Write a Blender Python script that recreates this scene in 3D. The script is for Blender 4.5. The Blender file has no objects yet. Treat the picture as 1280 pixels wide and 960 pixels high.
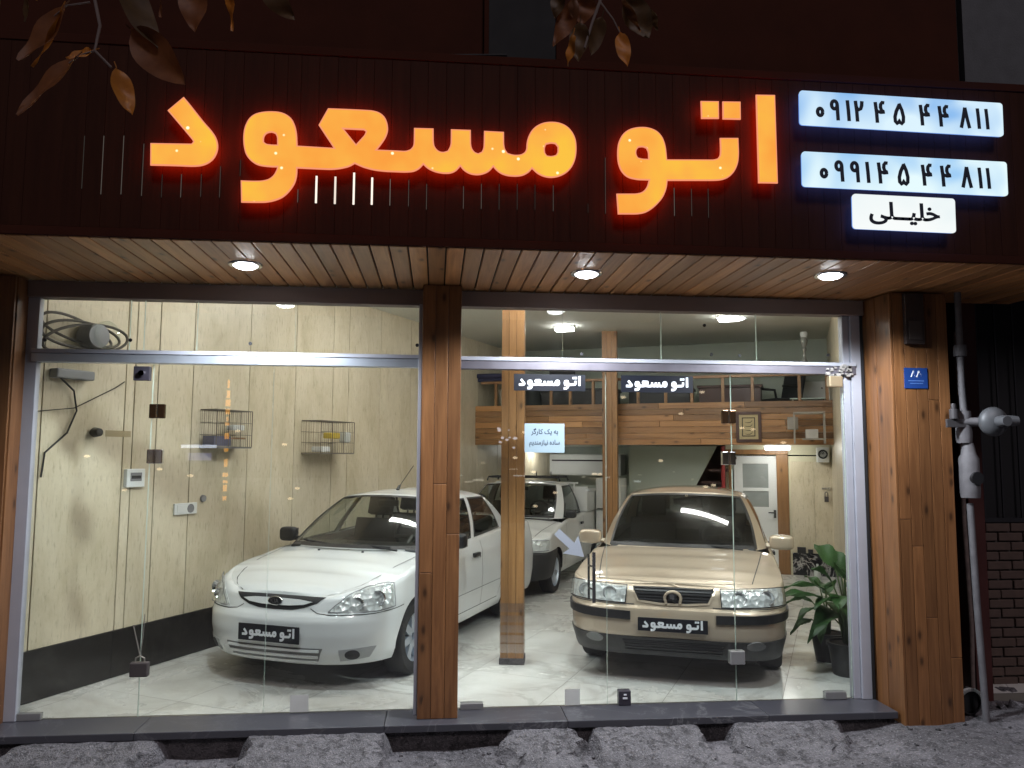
import bpy, bmesh, math, random
from mathutils import Vector, Matrix
from mathutils.geometry import delaunay_2d_cdt
rnd = random.Random(7)
PI = math.pi
sc = bpy.context.scene
COL = sc.collection

# ------------------------------------------------------------------ camera
cam_d = bpy.data.cameras.new("camera"); cam = bpy.data.objects.new("camera", cam_d); COL.objects.link(cam)
cam_d.sensor_width = 36.0; cam_d.lens = 36.0 * 974.7 / 1280.0
cam_d.clip_start = 0.05; cam_d.clip_end = 400
yaw, pit, rol = math.radians(5.484), math.radians(5.19), math.radians(0.27)
fw = Vector((math.sin(yaw)*math.cos(pit), math.cos(yaw)*math.cos(pit), math.sin(pit)))
rt = Vector((math.cos(yaw), -math.sin(yaw), 0)); upv = rt.cross(fw)
r2 = rt*math.cos(rol) + upv*math.sin(rol); u2 = -rt*math.sin(rol) + upv*math.cos(rol)
cam.matrix_world = Matrix(((r2.x, u2.x, -fw.x, 0.0), (r2.y, u2.y, -fw.y, -5.6646), (r2.z, u2.z, -fw.z, 1.78), (0, 0, 0, 1)))
sc.camera = cam

# ------------------------------------------------------------------ night sky, sun lamp standing in for moon and street lamps, exposure
w = bpy.data.worlds.new("World"); sc.world = w; w.use_nodes = True
wn = w.node_tree; wn.nodes.clear()
sky = wn.nodes.new('ShaderNodeTexSky'); sky.sky_type = 'NISHITA'; sky.sun_disc = False
sky.sun_elevation = math.radians(38); sky.sun_rotation = math.radians(200)
bg = wn.nodes.new('ShaderNodeBackground'); bg.inputs[1].default_value = 0.004
wo = wn.nodes.new('ShaderNodeOutputWorld')
wn.links.new(sky.outputs[0], bg.inputs[0]); wn.links.new(bg.outputs[0], wo.inputs[0])
sd = bpy.data.lights.new("sun", 'SUN'); sd.energy = .75; sd.angle = math.radians(12); sd.color = (1.0, .88, .92)
so = bpy.data.objects.new("sun", sd); COL.objects.link(so)
so.rotation_euler = Vector((-.12, 0.66, -0.74)).to_track_quat('-Z', 'Y').to_euler()
sc.view_settings.view_transform = 'Standard'; sc.view_settings.look = 'None'
sc.view_settings.exposure = 0.0; sc.view_settings.gamma = 1.0; sc.view_settings.use_curve_mapping = False
sc.render.engine = 'CYCLES'
sc.cycles.use_denoising = True
sc.cycles.max_bounces = 10; sc.cycles.transparent_max_bounces = 24; sc.cycles.glossy_bounces = 5
sc.cycles.sample_clamp_indirect = 6.0; sc.cycles.caustics_reflective = False; sc.cycles.caustics_refractive = False

# ------------------------------------------------------------------ materials
class NT:
    def __init__(s, name):
        s.m = bpy.data.materials.new(name); s.m.use_nodes = True; s.t = s.m.node_tree; s.t.nodes.clear()
        s.out = s.t.nodes.new('ShaderNodeOutputMaterial')
    def n(s, typ, props=None, **inp):
        k = s.t.nodes.new('ShaderNode' + typ)
        for a, v in (props or {}).items(): setattr(k, a, v)
        for a, v in inp.items():
            key = int(a[1:]) if a[0] == '_' and a[1:].isdigit() else a.replace('_', ' ')
            s.set(k.inputs[key], v)
        return k
    def set(s, sock, v):
        if isinstance(v, bpy.types.NodeSocket): s.t.links.new(v, sock)
        elif hasattr(v, 'outputs'): s.t.links.new(v.outputs[0], sock)
        else:
            if sock.type == 'RGBA' and len(v) == 3: v = (*v, 1)
            sock.default_value = v
    def coord(s, scale=(1, 1, 1), rot=(0, 0, 0), kind='Object'):
        tc = s.n('TexCoord'); mp = s.n('Mapping'); s.t.links.new(tc.outputs[kind], mp.inputs[0])
        mp.inputs['Scale'].default_value = scale; mp.inputs['Rotation'].default_value = rot
        return mp.outputs[0]
    def noise(s, vec, scale, detail=4, rough=.55, dist=0):
        return s.n('TexNoise', None, Vector=vec, Scale=scale, Detail=detail, Roughness=rough, Distortion=dist).outputs[0]
    def ramp(s, fac, stops):
        r = s.n('ValToRGB', None, Fac=fac); e = r.color_ramp.elements
        while len(e) < len(stops): e.new(0.5)
        for i, (p, c) in enumerate(stops):
            e[i].position = p; e[i].color = (*c, 1) if len(c) == 3 else c
        return r.outputs[0]
    def mix(s, fac, a, b, blend='MIX'):
        m = s.n('Mix', {'data_type': 'RGBA', 'blend_type': blend}); s.set(m.inputs[0], fac); s.set(m.inputs[6], a); s.set(m.inputs[7], b)
        return m.outputs[2]
    def math(s, op, a, b=0.0, c=0.0, clamp=False):
        m = s.n('Math', {'operation': op, 'use_clamp': clamp}); s.set(m.inputs[0], a); s.set(m.inputs[1], b); s.set(m.inputs[2], c); return m.outputs[0]
    def bump(s, h, strength=.3, dist=.01):
        return s.n('Bump', None, Strength=strength, Distance=dist, Height=h).outputs[0]
    def bsdf(s, **k):
        b = s.n('BsdfPrincipled', None, **k); s.t.links.new(b.outputs[0], s.out.inputs[0]); return b
    def fin(s, sh): s.set(s.out.inputs[0], sh); return s.m

_mc = {}
def P(name, col, rough=.5, metal=0.0, vary=.12, scale=6, coat=0.0, bump=0.0, spec=.5):
    if name in _mc: return _mc[name]
    t = NT(name); nz = t.noise(t.coord(), scale, 5)
    c = t.mix(nz, tuple(x*(1-vary) for x in col), tuple(min(1, x*(1+vary)) for x in col))
    b = t.bsdf(Base_Color=c, Metallic=metal, Coat_Weight=coat, Specular_IOR_Level=spec)
    t.set(b.inputs['Roughness'], t.math('MULTIPLY_ADD', nz, .16, rough-.08, True))
    if bump: t.set(b.inputs['Normal'], t.bump(t.noise(t.coord(), scale*8, 4), bump, .004))
    _mc[name] = t.m; return t.m

def EM(name, col, strength):
    if name in _mc: return _mc[name]
    t = NT(name); e = t.n('Emission', None, Color=col, Strength=strength); t.fin(e.outputs[0]); _mc[name] = t.m; return t.m

def wood(name, axis, dark, light, rough=.42, knots=True, coat=.15, spread=.45, spec=.5):
    if name in _mc: return _mc[name]
    t = NT(name)
    geo = t.n('NewGeometry'); isl = geo.outputs['Random Per Island']
    tc = t.n('TexCoord').outputs['Object']
    off = t.n('CombineXYZ', None, X=t.math('MULTIPLY', isl, 37.0), Y=t.math('MULTIPLY', isl, 11.0), Z=t.math('MULTIPLY', isl, 23.0)).outputs[0]
    base = t.n('VectorMath', {'operation': 'ADD'}, _0=tc, _1=off).outputs[0]
    def mp(a, b):
        s_ = [b, b, b]; s_['xyz'.index(axis)] = a
        return t.n('Mapping', None, Vector=base, Scale=tuple(s_)).outputs[0]
    g = t.noise(mp(.8, 11), 1.6, 6, .6, 1.2)
    g2 = t.noise(mp(1.6, 60), 1.0, 3, .6, .3)
    f = t.math('ADD', t.math('MULTIPLY', g, .75), t.math('MULTIPLY', g2, .3))
    c = t.ramp(f, [(.28, dark), (.5, tuple((a+b)/2 for a, b in zip(dark, light))), (.72, light)])
    if knots:
        sx = t.n('SeparateXYZ', None, Vector=base); o3 = [sx.outputs[i] for i in range(3)]; al = o3.pop('xyz'.index(axis))
        uv = t.n('CombineXYZ', None, X=t.math('MULTIPLY', t.math('ADD', o3[0], o3[1]), 9.5), Y=t.math('MULTIPLY', al, 4.2), Z=0.0).outputs[0]
        vo = t.n('TexVoronoi', {'voronoi_dimensions': '2D'}, Vector=uv, Scale=1.0, Randomness=1.0)
        k = t.ramp(vo.outputs['Distance'], [(.06, (1, 1, 1)), (.17, (.25, .25, .25)), (.30, (0, 0, 0))])
        keep = t.math('GREATER_THAN', t.n('SeparateColor', None, Color=vo.outputs['Color']).outputs[0], .80)
        c = t.mix(t.math('MULTIPLY', k, t.math('MULTIPLY', keep, .8)), c, tuple(x*.28 for x in dark))
    br = t.math('MULTIPLY_ADD', isl, spread, 1-spread*.55)
    c = t.mix(1.0, c, t.n('CombineColor', None, Red=br, Green=br, Blue=br).outputs[0], 'MULTIPLY')
    b = t.bsdf(Base_Color=c, Roughness=rough, Coat_Weight=coat, Coat_Roughness=.25, Specular_IOR_Level=spec)
    t.set(b.inputs['Normal'], t.bump(f, .25, .004))
    _mc[name] = t.m; return t.m

W_SOF = wood('soffit_pine', 'y', (.32, .135, .045), (.60, .29, .11), spread=.55)
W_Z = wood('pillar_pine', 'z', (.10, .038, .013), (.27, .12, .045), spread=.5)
W_X = wood('balcony_pine', 'x', (.20, .085, .03), (.45, .235, .095), spread=.95)
W_DK = wood('fascia_wood', 'z', (.028, .0085, .0045), (.046, .0145, .0075), rough=.7, knots=False, coat=0, spread=.10, spec=.12)
W_POST = wood('post_pine', 'z', (.17, .075, .024), (.34, .175, .068), spread=.4)

def stone_wall():
    t = NT('travertine_panels'); geo = t.n('NewGeometry'); isl = geo.outputs['Random Per Island']
    tc = t.n('TexCoord').outputs['Object']
    off = t.n('CombineXYZ', None, X=t.math('MULTIPLY', isl, 9.0), Y=0.0, Z=t.math('MULTIPLY', isl, 17.0)).outputs[0]
    base = t.n('VectorMath', {'operation': 'ADD'}, _0=tc, _1=off).outputs[0]
    m = t.n('Mapping', None, Vector=base, Scale=(2.2, 2.2, .9)).outputs[0]
    a = t.noise(m, 1.5, 7, .62, .5); s2 = t.noise(t.n('Mapping', None, Vector=base, Scale=(7, 7, 1.6)).outputs[0], 1.5, 6, .68, .3)
    s3 = t.noise(t.n('Mapping', None, Vector=base, Scale=(42, 42, 7)).outputs[0], 1.2, 4, .7, .2)
    c = t.ramp(a, [(.25, (.49, .415, .28)), (.45, (.62, .54, .395)), (.62, (.69, .61, .465)), (.8, (.55, .475, .33))])
    st = t.ramp(s2, [(.58, (0, 0, 0)), (.72, (.35, .35, .35))])
    c = t.mix(st, c, (.42, .35, .24))
    c = t.mix(t.ramp(s3, [(.54, (0, 0, 0)), (.70, (.6, .6, .6))]), c, (.30, .25, .17))
    br = t.math('MULTIPLY_ADD', isl, .14, .90)
    c = t.mix(1.0, c, t.n('CombineColor', None, Red=br, Green=br, Blue=br).outputs[0], 'MULTIPLY')
    b = t.bsdf(Base_Color=c, Roughness=.36, Specular_IOR_Level=.35)
    return t.m
TRAV = stone_wall()

def marble(name, base, vein, scale, amt, rough, dirt=0.0, width=.06):
    t = NT(name); isl = t.n('NewGeometry').outputs['Random Per Island']
    tc = t.n('TexCoord').outputs['Object']
    off = t.n('CombineXYZ', None, X=t.math('MULTIPLY', isl, 31.0), Y=t.math('MULTIPLY', isl, 19.0), Z=t.math('MULTIPLY', isl, 13.0)).outputs[0]
    v = t.n('VectorMath', {'operation': 'ADD'}, _0=tc, _1=off).outputs[0]
    n1 = t.noise(v, scale, 7, .6, 1.6)
    d = t.math('ABSOLUTE', t.math('SUBTRACT', n1, .5))
    ve = t.ramp(d, [(0.0, (1, 1, 1)), (width, (0, 0, 0))])
    big = t.noise(v, scale*.6, 4)
    ve = t.math('MULTIPLY', ve, t.math('MULTIPLY', t.ramp(big, [(.38, (0, 0, 0)), (.62, (1, 1, 1))]), amt))
    c = t.mix(t.noise(v, scale*1.7, 5), tuple(x*.86 for x in base), base)
    c = t.mix(ve, c, vein)
    r = rough
    if dirt:
        dn = t.ramp(t.noise(tc, .9, 7, .65, .5), [(.42, (0, 0, 0)), (.70, (1, 1, 1))])
        c = t.mix(t.math('MULTIPLY', dn, dirt), c, (.26, .235, .19))
        r = t.math('MULTIPLY_ADD', dn, .3, rough)
    b = t.bsdf(Base_Color=c); t.set(b.inputs['Roughness'], r)
    return t.m
FLOOR = marble('marble_tiles', (.82, .82, .79), (.42, .41, .38), 1.3, .7, .14, dirt=.5)
SILL = marble('dark_sill_marble', (.060, .060, .072), (.26, .26, .27), 1.1, .45, .3, width=.012)
BLACKM = marble('black_marble', (.012, .012, .016), (.55, .52, .5), 1.6, 1.0, .15, width=.022)
BLACKS = marble('black_skirting', (.018, .016, .015), (.06, .055, .05), 2.0, .5, .28)

def concrete(name, c0, c1, bump=.9):
    t = NT(name); v = t.coord()
    a = t.noise(v, 2.2, 8, .65); b_ = t.noise(v, 38, 6, .7); vo = t.n('TexVoronoi', None, Vector=v, Scale=95.0).outputs['Distance']
    big = t.noise(v, .9, 5, .6, .6)
    f = t.math('ADD', t.math('MULTIPLY', a, .6), t.math('MULTIPLY', b_, .4))
    c = t.ramp(f, [(.3, c0), (.7, c1)])
    c = t.mix(t.ramp(big, [(.45, (0, 0, 0)), (.62, (.65, .65, .65))]), c, tuple(x*.45 for x in c0))
    sp = t.n('SeparateColor', None, Color=t.n('TexVoronoi', None, Vector=v, Scale=110.0).outputs['Color']).outputs[0]
    c = t.mix(t.ramp(sp, [(.78, (0, 0, 0)), (.98, (.34, .34, .34))]), c, tuple(min(1, x*1.7) for x in c1))
    c = t.mix(t.ramp(sp, [(.02, (.4, .4, .4)), (.18, (0, 0, 0))]), c, tuple(x*.35 for x in c0))
    pit = t.ramp(t.noise(v, 17, 5, .75), [(.36, (1, 1, 1)), (.46, (0, 0, 0))])
    c = t.mix(t.math('MULTIPLY', pit, .6), c, tuple(x*.4 for x in c0))
    h = t.math('ADD', t.math('ADD', t.math('MULTIPLY', b_, 1.0), t.math('MULTIPLY', vo, .6)), t.math('MULTIPLY', pit, -.8))
    b = t.bsdf(Base_Color=c, Roughness=.9); t.set(b.inputs['Normal'], t.bump(h, bump, .012))
    return t.m
GROUND = concrete('street_concrete', (.105, .098, .108), (.20, .188, .205))
RAMP = concrete('ramp_concrete', (.085, .08, .088), (.185, .176, .19))
RISER = concrete('riser_concrete', (.05, .045, .05), (.11, .10, .105))

def glass(name, tint, ior=1.45, dirt=0.0, refl=1.0):
    t = NT(name); tr = t.n('BsdfTransparent', None, Color=tint); gl = t.n('BsdfGlossy', None, Color=(refl, refl, refl), Roughness=0.0)
    bf = t.n('NewGeometry').outputs['Backfacing']
    fr = t.n('Fresnel', None, IOR=t.math('MULTIPLY_ADD', bf, 1/ior-ior, ior))
    mx = t.n('MixShader', None, _0=fr.outputs[0], _1=tr.outputs[0], _2=gl.outputs[0])
    if dirt:
        v = t.coord(); sm = t.ramp(t.noise(v, 2.3, 7, .7, .8), [(.52, (0, 0, 0)), (.78, (1, 1, 1))])
        sp = t.ramp(t.n('TexVoronoi', None, Vector=v, Scale=26.0).outputs['Distance'], [(.02, (1, 1, 1)), (.05, (0, 0, 0))])
        sp = t.math('MULTIPLY', sp, t.ramp(t.noise(v, 1.1, 3), [(.55, (0, 0, 0)), (.62, (.5, .5, .5))]))
        df = t.n('BsdfDiffuse', None, Color=(.7, .7, .66)); tl = t.n('BsdfTranslucent', None, Color=(.7, .7, .66))
        ad = t.n('MixShader', None, _0=.5, _1=df.outputs[0], _2=tl.outputs[0])
        fac = t.math('ADD', t.math('MULTIPLY', sm, dirt), t.math('MULTIPLY', sp, .10), clamp=True)
        mx = t.n('MixShader', None, _0=fac, _1=mx.outputs[0], _2=ad.outputs[0])
    return t.fin(mx.outputs[0])
PANE = glass('shop_glass', (.955, .975, .96), 1.5, dirt=.018)
CARGLASS = glass('car_glass', (.74, .78, .76), 1.5)
CARDARK = glass('car_glass_tinted', (.34, .36, .36), 1.5)
LENS = glass('lamp_lens', (.93, .95, .95), 1.45)
CAGEGLASS = glass('clear_glass', (.9, .93, .92), 1.4)
EDGE = P('glass_edge', (.55, .66, .60), .25, vary=.05)
WHITE = P('white_paint', (.72, .73, .72), .5, vary=.04)
CEIL = P('ceiling_paint', (.70, .71, .66), .8, vary=.03, scale=2)
UPWALL = P('green_grey_plaster', (.40, .44, .38), .75, vary=.10, scale=1.4)
BWALL = P('cream_wall', (.62, .58, .42), .55, vary=.07, scale=2)
ALU = P('brushed_aluminium', (.55, .60, .68), .36, .75, vary=.1, scale=9)
ALUW = P('white_aluminium', (.36, .37, .42), .42, .05, vary=.08, scale=9)
STEELD = P('weathered_steel', (.12, .11, .13), .5, .35, vary=.35, scale=7, bump=.2)
HEADR = P('header_steel', (.21, .165, .15), .6, .1, vary=.15, scale=4)
CHROME = P('chrome', (.80, .80, .82), .12, 1.0, vary=.03)
BLKP = P('black_plastic', (.014, .014, .016), .42, vary=.15)
BLKM = P('matt_black', (.01, .01, .012), .7, vary=.2)
RUB = P('tyre_rubber', (.013, .013, .014), .82, vary=.2, scale=30)
GREYP = P('grey_plastic', (.20, .20, .21), .5, vary=.1)
PIPE = P('galvanised_pipe', (.13, .125, .135), .65, .1, vary=.5, scale=14, bump=.35)
REDP = P('dark_red_paint', (.06, .015, .013), .55, vary=.3)
REDB = P('red_paint', (.28, .02, .02), .5, vary=.2)
DKB = P('dark_brown_panel', (.07, .028, .022), .45, vary=.15)
SEAT = P('seat_fabric', (.013, .013, .015), .85, vary=.2, scale=40)
PAPER = P('paper', (.30, .39, .45), .7, vary=.03)
STICK = P('white_vinyl', (.78, .80, .84), .5, vary=.03)
STICKB = P('black_vinyl', (.006, .007, .012), .35, vary=.1)
INK = P('dark_ink', (.02, .03, .06), .6, vary=.1)
BLUEP = P('blue_enamel', (.012, .045, .20), .4, vary=.12)
YEL = P('yellow_plastic', (.55, .40, .05), .5)
WIRE = P('wire_steel', (.30, .28, .25), .45, .6, vary=.2)
POT = P('black_pot', (.012, .012, .013), .5, vary=.2)
SOIL = P('potting_soil', (.03, .022, .016), .95, vary=.4, scale=50)
BRICK = P('brown_brick', (.085, .055, .045), .85, vary=.35, scale=14, bump=.6)
MORT = P('mortar', (.10, .09, .085), .95, vary=.2, scale=20)
DARKW = P('night_facade', (.050, .016, .010), .9, vary=.35, scale=3, bump=.3, spec=.1)
GREYC = P('grey_render', (.10, .105, .115), .85, vary=.35, scale=9, bump=.5)
VOIDM = P('dark_opening', (.006, .006, .008), .8)

def paint(name, col, flake=0.0, rough=.32, coat=1.0):
    t = NT(name)
    c = col
    if flake:
        nz = t.n('TexVoronoi', None, Vector=t.coord(), Scale=900.0).outputs['Color']
        c = t.mix(t.math('MULTIPLY', t.n('SeparateColor', None, Color=nz).outputs[0], .25), tuple(x*.88 for x in col), tuple(min(1, x*1.12) for x in col))
    d = t.ramp(t.noise(t.coord(), 2.5, 6, .6), [(.45, (0, 0, 0)), (.75, (.12, .12, .12))])
    c = t.mix(d, c, tuple(x*.72 for x in col))
    t.bsdf(Base_Color=c, Metallic=flake, Roughness=rough, Coat_Weight=coat, Coat_Roughness=.05)
    return t.m
P_WHITE = paint('white_car_paint', (.70, .72, .73))
P_WHITE2 = paint('white_pickup_paint', (.66, .67, .66), rough=.4, coat=.6)
P_GOLD = paint('beige_car_paint', (.62, .51, .39), .40, .34)
REFLECT = (lambda t: (t.set(t.bsdf(Base_Color=(.78, .79, .79), Metallic=.2, Roughness=.25).inputs['Normal'], t.bump(t.n('TexVoronoi', None, Vector=t.coord((22, 22, 22)), Scale=1.0).outputs['Distance'], .7, .02)), t.m)[1])(NT('lamp_reflector'))

def leafmat(name, a, b, vein, rough=.4):
    t = NT(name); n_ = t.noise(t.coord(), 26, 5); isl = t.n('NewGeometry').outputs['Random Per Island']
    c = t.mix(n_, a, b)
    d = t.n('BsdfPrincipled', None, Base_Color=c, Roughness=rough); tl = t.n('BsdfTranslucent', None, Color=c)
    return t.fin(t.n('MixShader', None, _0=.38, _1=d.outputs[0], _2=tl.outputs[0]).outputs[0])
LEAFG = leafmat('green_leaf', (.014, .048, .014), (.05, .12, .032), (.2, .3, .1))
LEAFB = leafmat('sign_lit_leaf', (.10, .035, .014), (.22, .085, .028), (.2, .1, .05), .55)  # brown leaf with the sign's orange glow put into its colour
LEAFY = leafmat('yellow_leaf', (.36, .13, .02), (.55, .23, .04), (.3, .2, .1), .5)
LEAFD = leafmat('olive_leaf', (.06, .035, .016), (.11, .065, .026), (.2, .1, .05), .55)
BARK = P('bark', (.17, .135, .125), .85, vary=.3, scale=20)

# ------------------------------------------------------------------ mesh helpers
def rotz(p, a):
    c, s = math.cos(a), math.sin(a); return (p[0]*c - p[1]*s, p[0]*s + p[1]*c, p[2])

class B:
    def __init__(s): s.v = []; s.f = []
    def add(s, vs, fs):
        o = len(s.v); s.v += [tuple(v) for v in vs]; s.f += [tuple(i+o for i in f) for f in fs]; return s
    def box(s, x0, x1, y0, y1, z0, z1, M=None):
        vs = [(x, y, z) for z in (z0, z1) for y in (y0, y1) for x in (x0, x1)]
        if M: vs = [tuple(M @ Vector(v)) for v in vs]
        return s.add(vs, [(0, 2, 3, 1), (4, 5, 7, 6), (0, 1, 5, 4), (2, 6, 7, 3), (0, 4, 6, 2), (1, 3, 7, 5)])
    def tube(s, pts, r, n=8, closed=False):
        pts = [Vector(p) for p in pts]; N = len(pts); rs = r if isinstance(r, (list, tuple)) else [r]*N
        vs = []; prev = None
        for i, p in enumerate(pts):
            a = pts[(i-1) % N] if (i or closed) else p; b = pts[(i+1) % N] if (i < N-1 or closed) else p
            d = (b-a).normalized()
            if prev is None:
                h = Vector((0, 0, 1)) if abs(d.z) < .9 else Vector((1, 0, 0)); u = d.cross(h).normalized()
            else:
                u = (prev - d*prev.dot(d)).normalized()
            prev = u; v = d.cross(u)
            for k in range(n):
                t = 2*PI*k/n; vs.append(p + (u*math.cos(t)+v*math.sin(t))*rs[i])
        fs = []
        for i in range(N if closed else N-1):
            j = (i+1) % N
            for k in range(n):
                k2 = (k+1) % n; fs.append((i*n+k, i*n+k2, j*n+k2, j*n+k))
        if not closed: fs += [tuple(range(n))[::-1], tuple((N-1)*n+k for k in range(n))]
        return s.add(vs, fs)
    def lathe(s, prof, n=32, axis='z', c=(0, 0, 0)):
        vs = []
        for r, h in prof:
            for k in range(n):
                t = 2*PI*k/n; a, b = r*math.cos(t), r*math.sin(t)
                p = {'z': (a, b, h), 'x': (h, a, b), 'y': (b, h, a)}[axis]
                vs.append((p[0]+c[0], p[1]+c[1], p[2]+c[2]))
        fs = []
        for i in range(len(prof)-1):
            for k in range(n):
                k2 = (k+1) % n; fs.append((i*n+k, i*n+k2, (i+1)*n+k2, (i+1)*n+k))
        return s.add(vs, fs)
    def grid(s, rows, flip=False):
        n = len(rows[0]); vs = [p for r in rows for p in r]; fs = []
        for i in range(len(rows)-1):
            for k in range(n-1):
                q = (i*n+k, i*n+k+1, (i+1)*n+k+1, (i+1)*n+k); fs.append(q[::-1] if flip else q)
        return s.add(vs, fs)
    def prism(s, poly, y0, y1):
        """polygon in x,z extruded along y"""
        n = len(poly); vs = [(x, y0, z) for x, z in poly] + [(x, y1, z) for x, z in poly]
        fs = [tuple(range(n)), tuple(range(2*n-1, n-1, -1))] + [(i, i+n, (i+1) % n+n, (i+1) % n) for i in range(n)]
        return s.add(vs, fs)
    def obj(s, name, mat, parent=None, smooth=False, bevel=0.0, M=None, fix=True):
        me = bpy.data.meshes.new(name)
        vs = s.v if M is None else [tuple(M @ Vector(v)) for v in s.v]
        me.from_pydata(vs, [], s.f); me.materials.append(mat)
        bm = bmesh.new(); bm.from_mesh(me)
        bmesh.ops.remove_doubles(bm, verts=bm.verts, dist=1e-5)
        if fix: bmesh.ops.recalc_face_normals(bm, faces=bm.faces)
        if bevel:
            ed = [e for e in bm.edges if len(e.link_faces) == 2 and e.calc_face_angle(0) > .5]
            bmesh.ops.bevel(bm, geom=ed, offset=bevel, segments=2, affect='EDGES', profile=.5, clamp_overlap=True)
        if smooth:
            for f in bm.faces: f.smooth = True
            for e in bm.edges:
                if len(e.link_faces) == 2 and e.calc_face_angle(0) > .7: e.smooth = False
        bm.to_mesh(me); bm.free()
        o = bpy.data.objects.new(name, me); COL.objects.link(o)
        if parent: o.parent = parent
        return o

def tag(o, label=None, cat=None, group=None, kind=None):
    if label: o['label'] = label
    if cat: o['category'] = cat
    if group: o['group'] = group
    if kind: o['kind'] = kind
    return o
def thing(name, label, cat, loc=(0, 0, 0), rz=0.0, group=None, kind='thing'):
    o = bpy.data.objects.new(name, None); COL.objects.link(o); o.empty_display_size = .1
    o.location = loc; o.rotation_euler = (0, 0, rz)
    return tag(o, label, cat, group, kind)
def single(b, name, mat, label, cat, loc=(0, 0, 0), rz=0.0, group=None, kind='thing', **k):
    """a thing that is one mesh; b is in local coordinates"""
    o = b.obj(name, mat, None, **k); o.location = loc; o.rotation_euler = (0, 0, rz)
    return tag(o, label, cat, group, kind)
def dup(root, loc=None, rz=None, **t):
    def cp(o, par):
        c = o.copy(); COL.objects.link(c); c.parent = par
        for ch in list(o.children): cp(ch, c)
        return c
    r = cp(root, None)
    if loc is not None: r.location = loc
    if rz is not None: r.rotation_euler = (0, 0, rz)
    return tag(r, **t)

def smooth_poly(pts, it=2, corner=.62):
    """rounds the gentle bends of an outline and leaves its true corners"""
    for _ in range(it):
        n = len(pts); out = []
        for i in range(n):
            a, b, c = Vector(pts[i-1]), Vector(pts[i]), Vector(pts[(i+1) % n])
            d1, d2 = (b-a), (c-b)
            ang = abs(d1.angle(d2)) if d1.length > 1e-9 and d2.length > 1e-9 else 0
            if ang > corner: out.append(tuple(b))
            else:
                t1 = min(.25, .25*d2.length/max(d1.length, 1e-9)) if d1.length > d2.length else .25
                t2 = min(.25, .25*d1.length/max(d2.length, 1e-9)) if d2.length > d1.length else .25
                out += [tuple(b-d1*t1), tuple(b+d2*t2)]
        pts = out
    return pts
def flat(outlines, extrude, bevel=0.0, offset=0.0):
    """mesh of a filled 2D outline set (holes allowed), in the xz plane facing -y; extruded half to each side"""
    cu = bpy.data.curves.new('outline', 'CURVE'); cu.dimensions = '2D'; cu.fill_mode = 'BOTH'
    cu.extrude = extrude; cu.bevel_depth = bevel; cu.offset = offset; cu.bevel_resolution = 1
    for o in outlines:
        sp = cu.splines.new('POLY'); sp.points.add(len(o)-1); sp.use_cyclic_u = True
        for p, q in zip(sp.points, o): p.co = (q[0], q[1], 0, 1)
    return curve_b(cu)
def curve_b(cu):
    ob = bpy.data.objects.new('outline', cu); COL.objects.link(ob)
    dg = bpy.context.evaluated_depsgraph_get(); me = bpy.data.meshes.new_from_object(ob.evaluated_get(dg))
    b = B(); b.v = [(v.co.x, -v.co.z, v.co.y) for v in me.vertices]; b.f = [tuple(p.vertices) for p in me.polygons]
    bpy.data.objects.remove(ob); bpy.data.curves.remove(cu); bpy.data.meshes.remove(me)
    return b
def text_b(s, width, depth=.002, bold=0.0, height=None):
    cu = bpy.data.curves.new('txt', 'FONT'); cu.body = s; cu.size = 1; cu.extrude = .001; cu.offset = bold
    b = curve_b(cu)
    xs = [v[0] for v in b.v]; zs = [v[2] for v in b.v]; k = width/(max(xs)-min(xs)); kz = k if height is None else height/(max(zs)-min(zs))
    cx, cz = (max(xs)+min(xs))/2, (max(zs)+min(zs))/2
    b.v = [((x-cx)*k, y/.001*depth/2, (z-cz)*kz) for x, y, z in b.v]
    return b
def shift(b, dx=0, dy=0, dz=0): b.v = [(x+dx, y+dy, z+dz) for x, y, z in b.v]; return b
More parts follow.
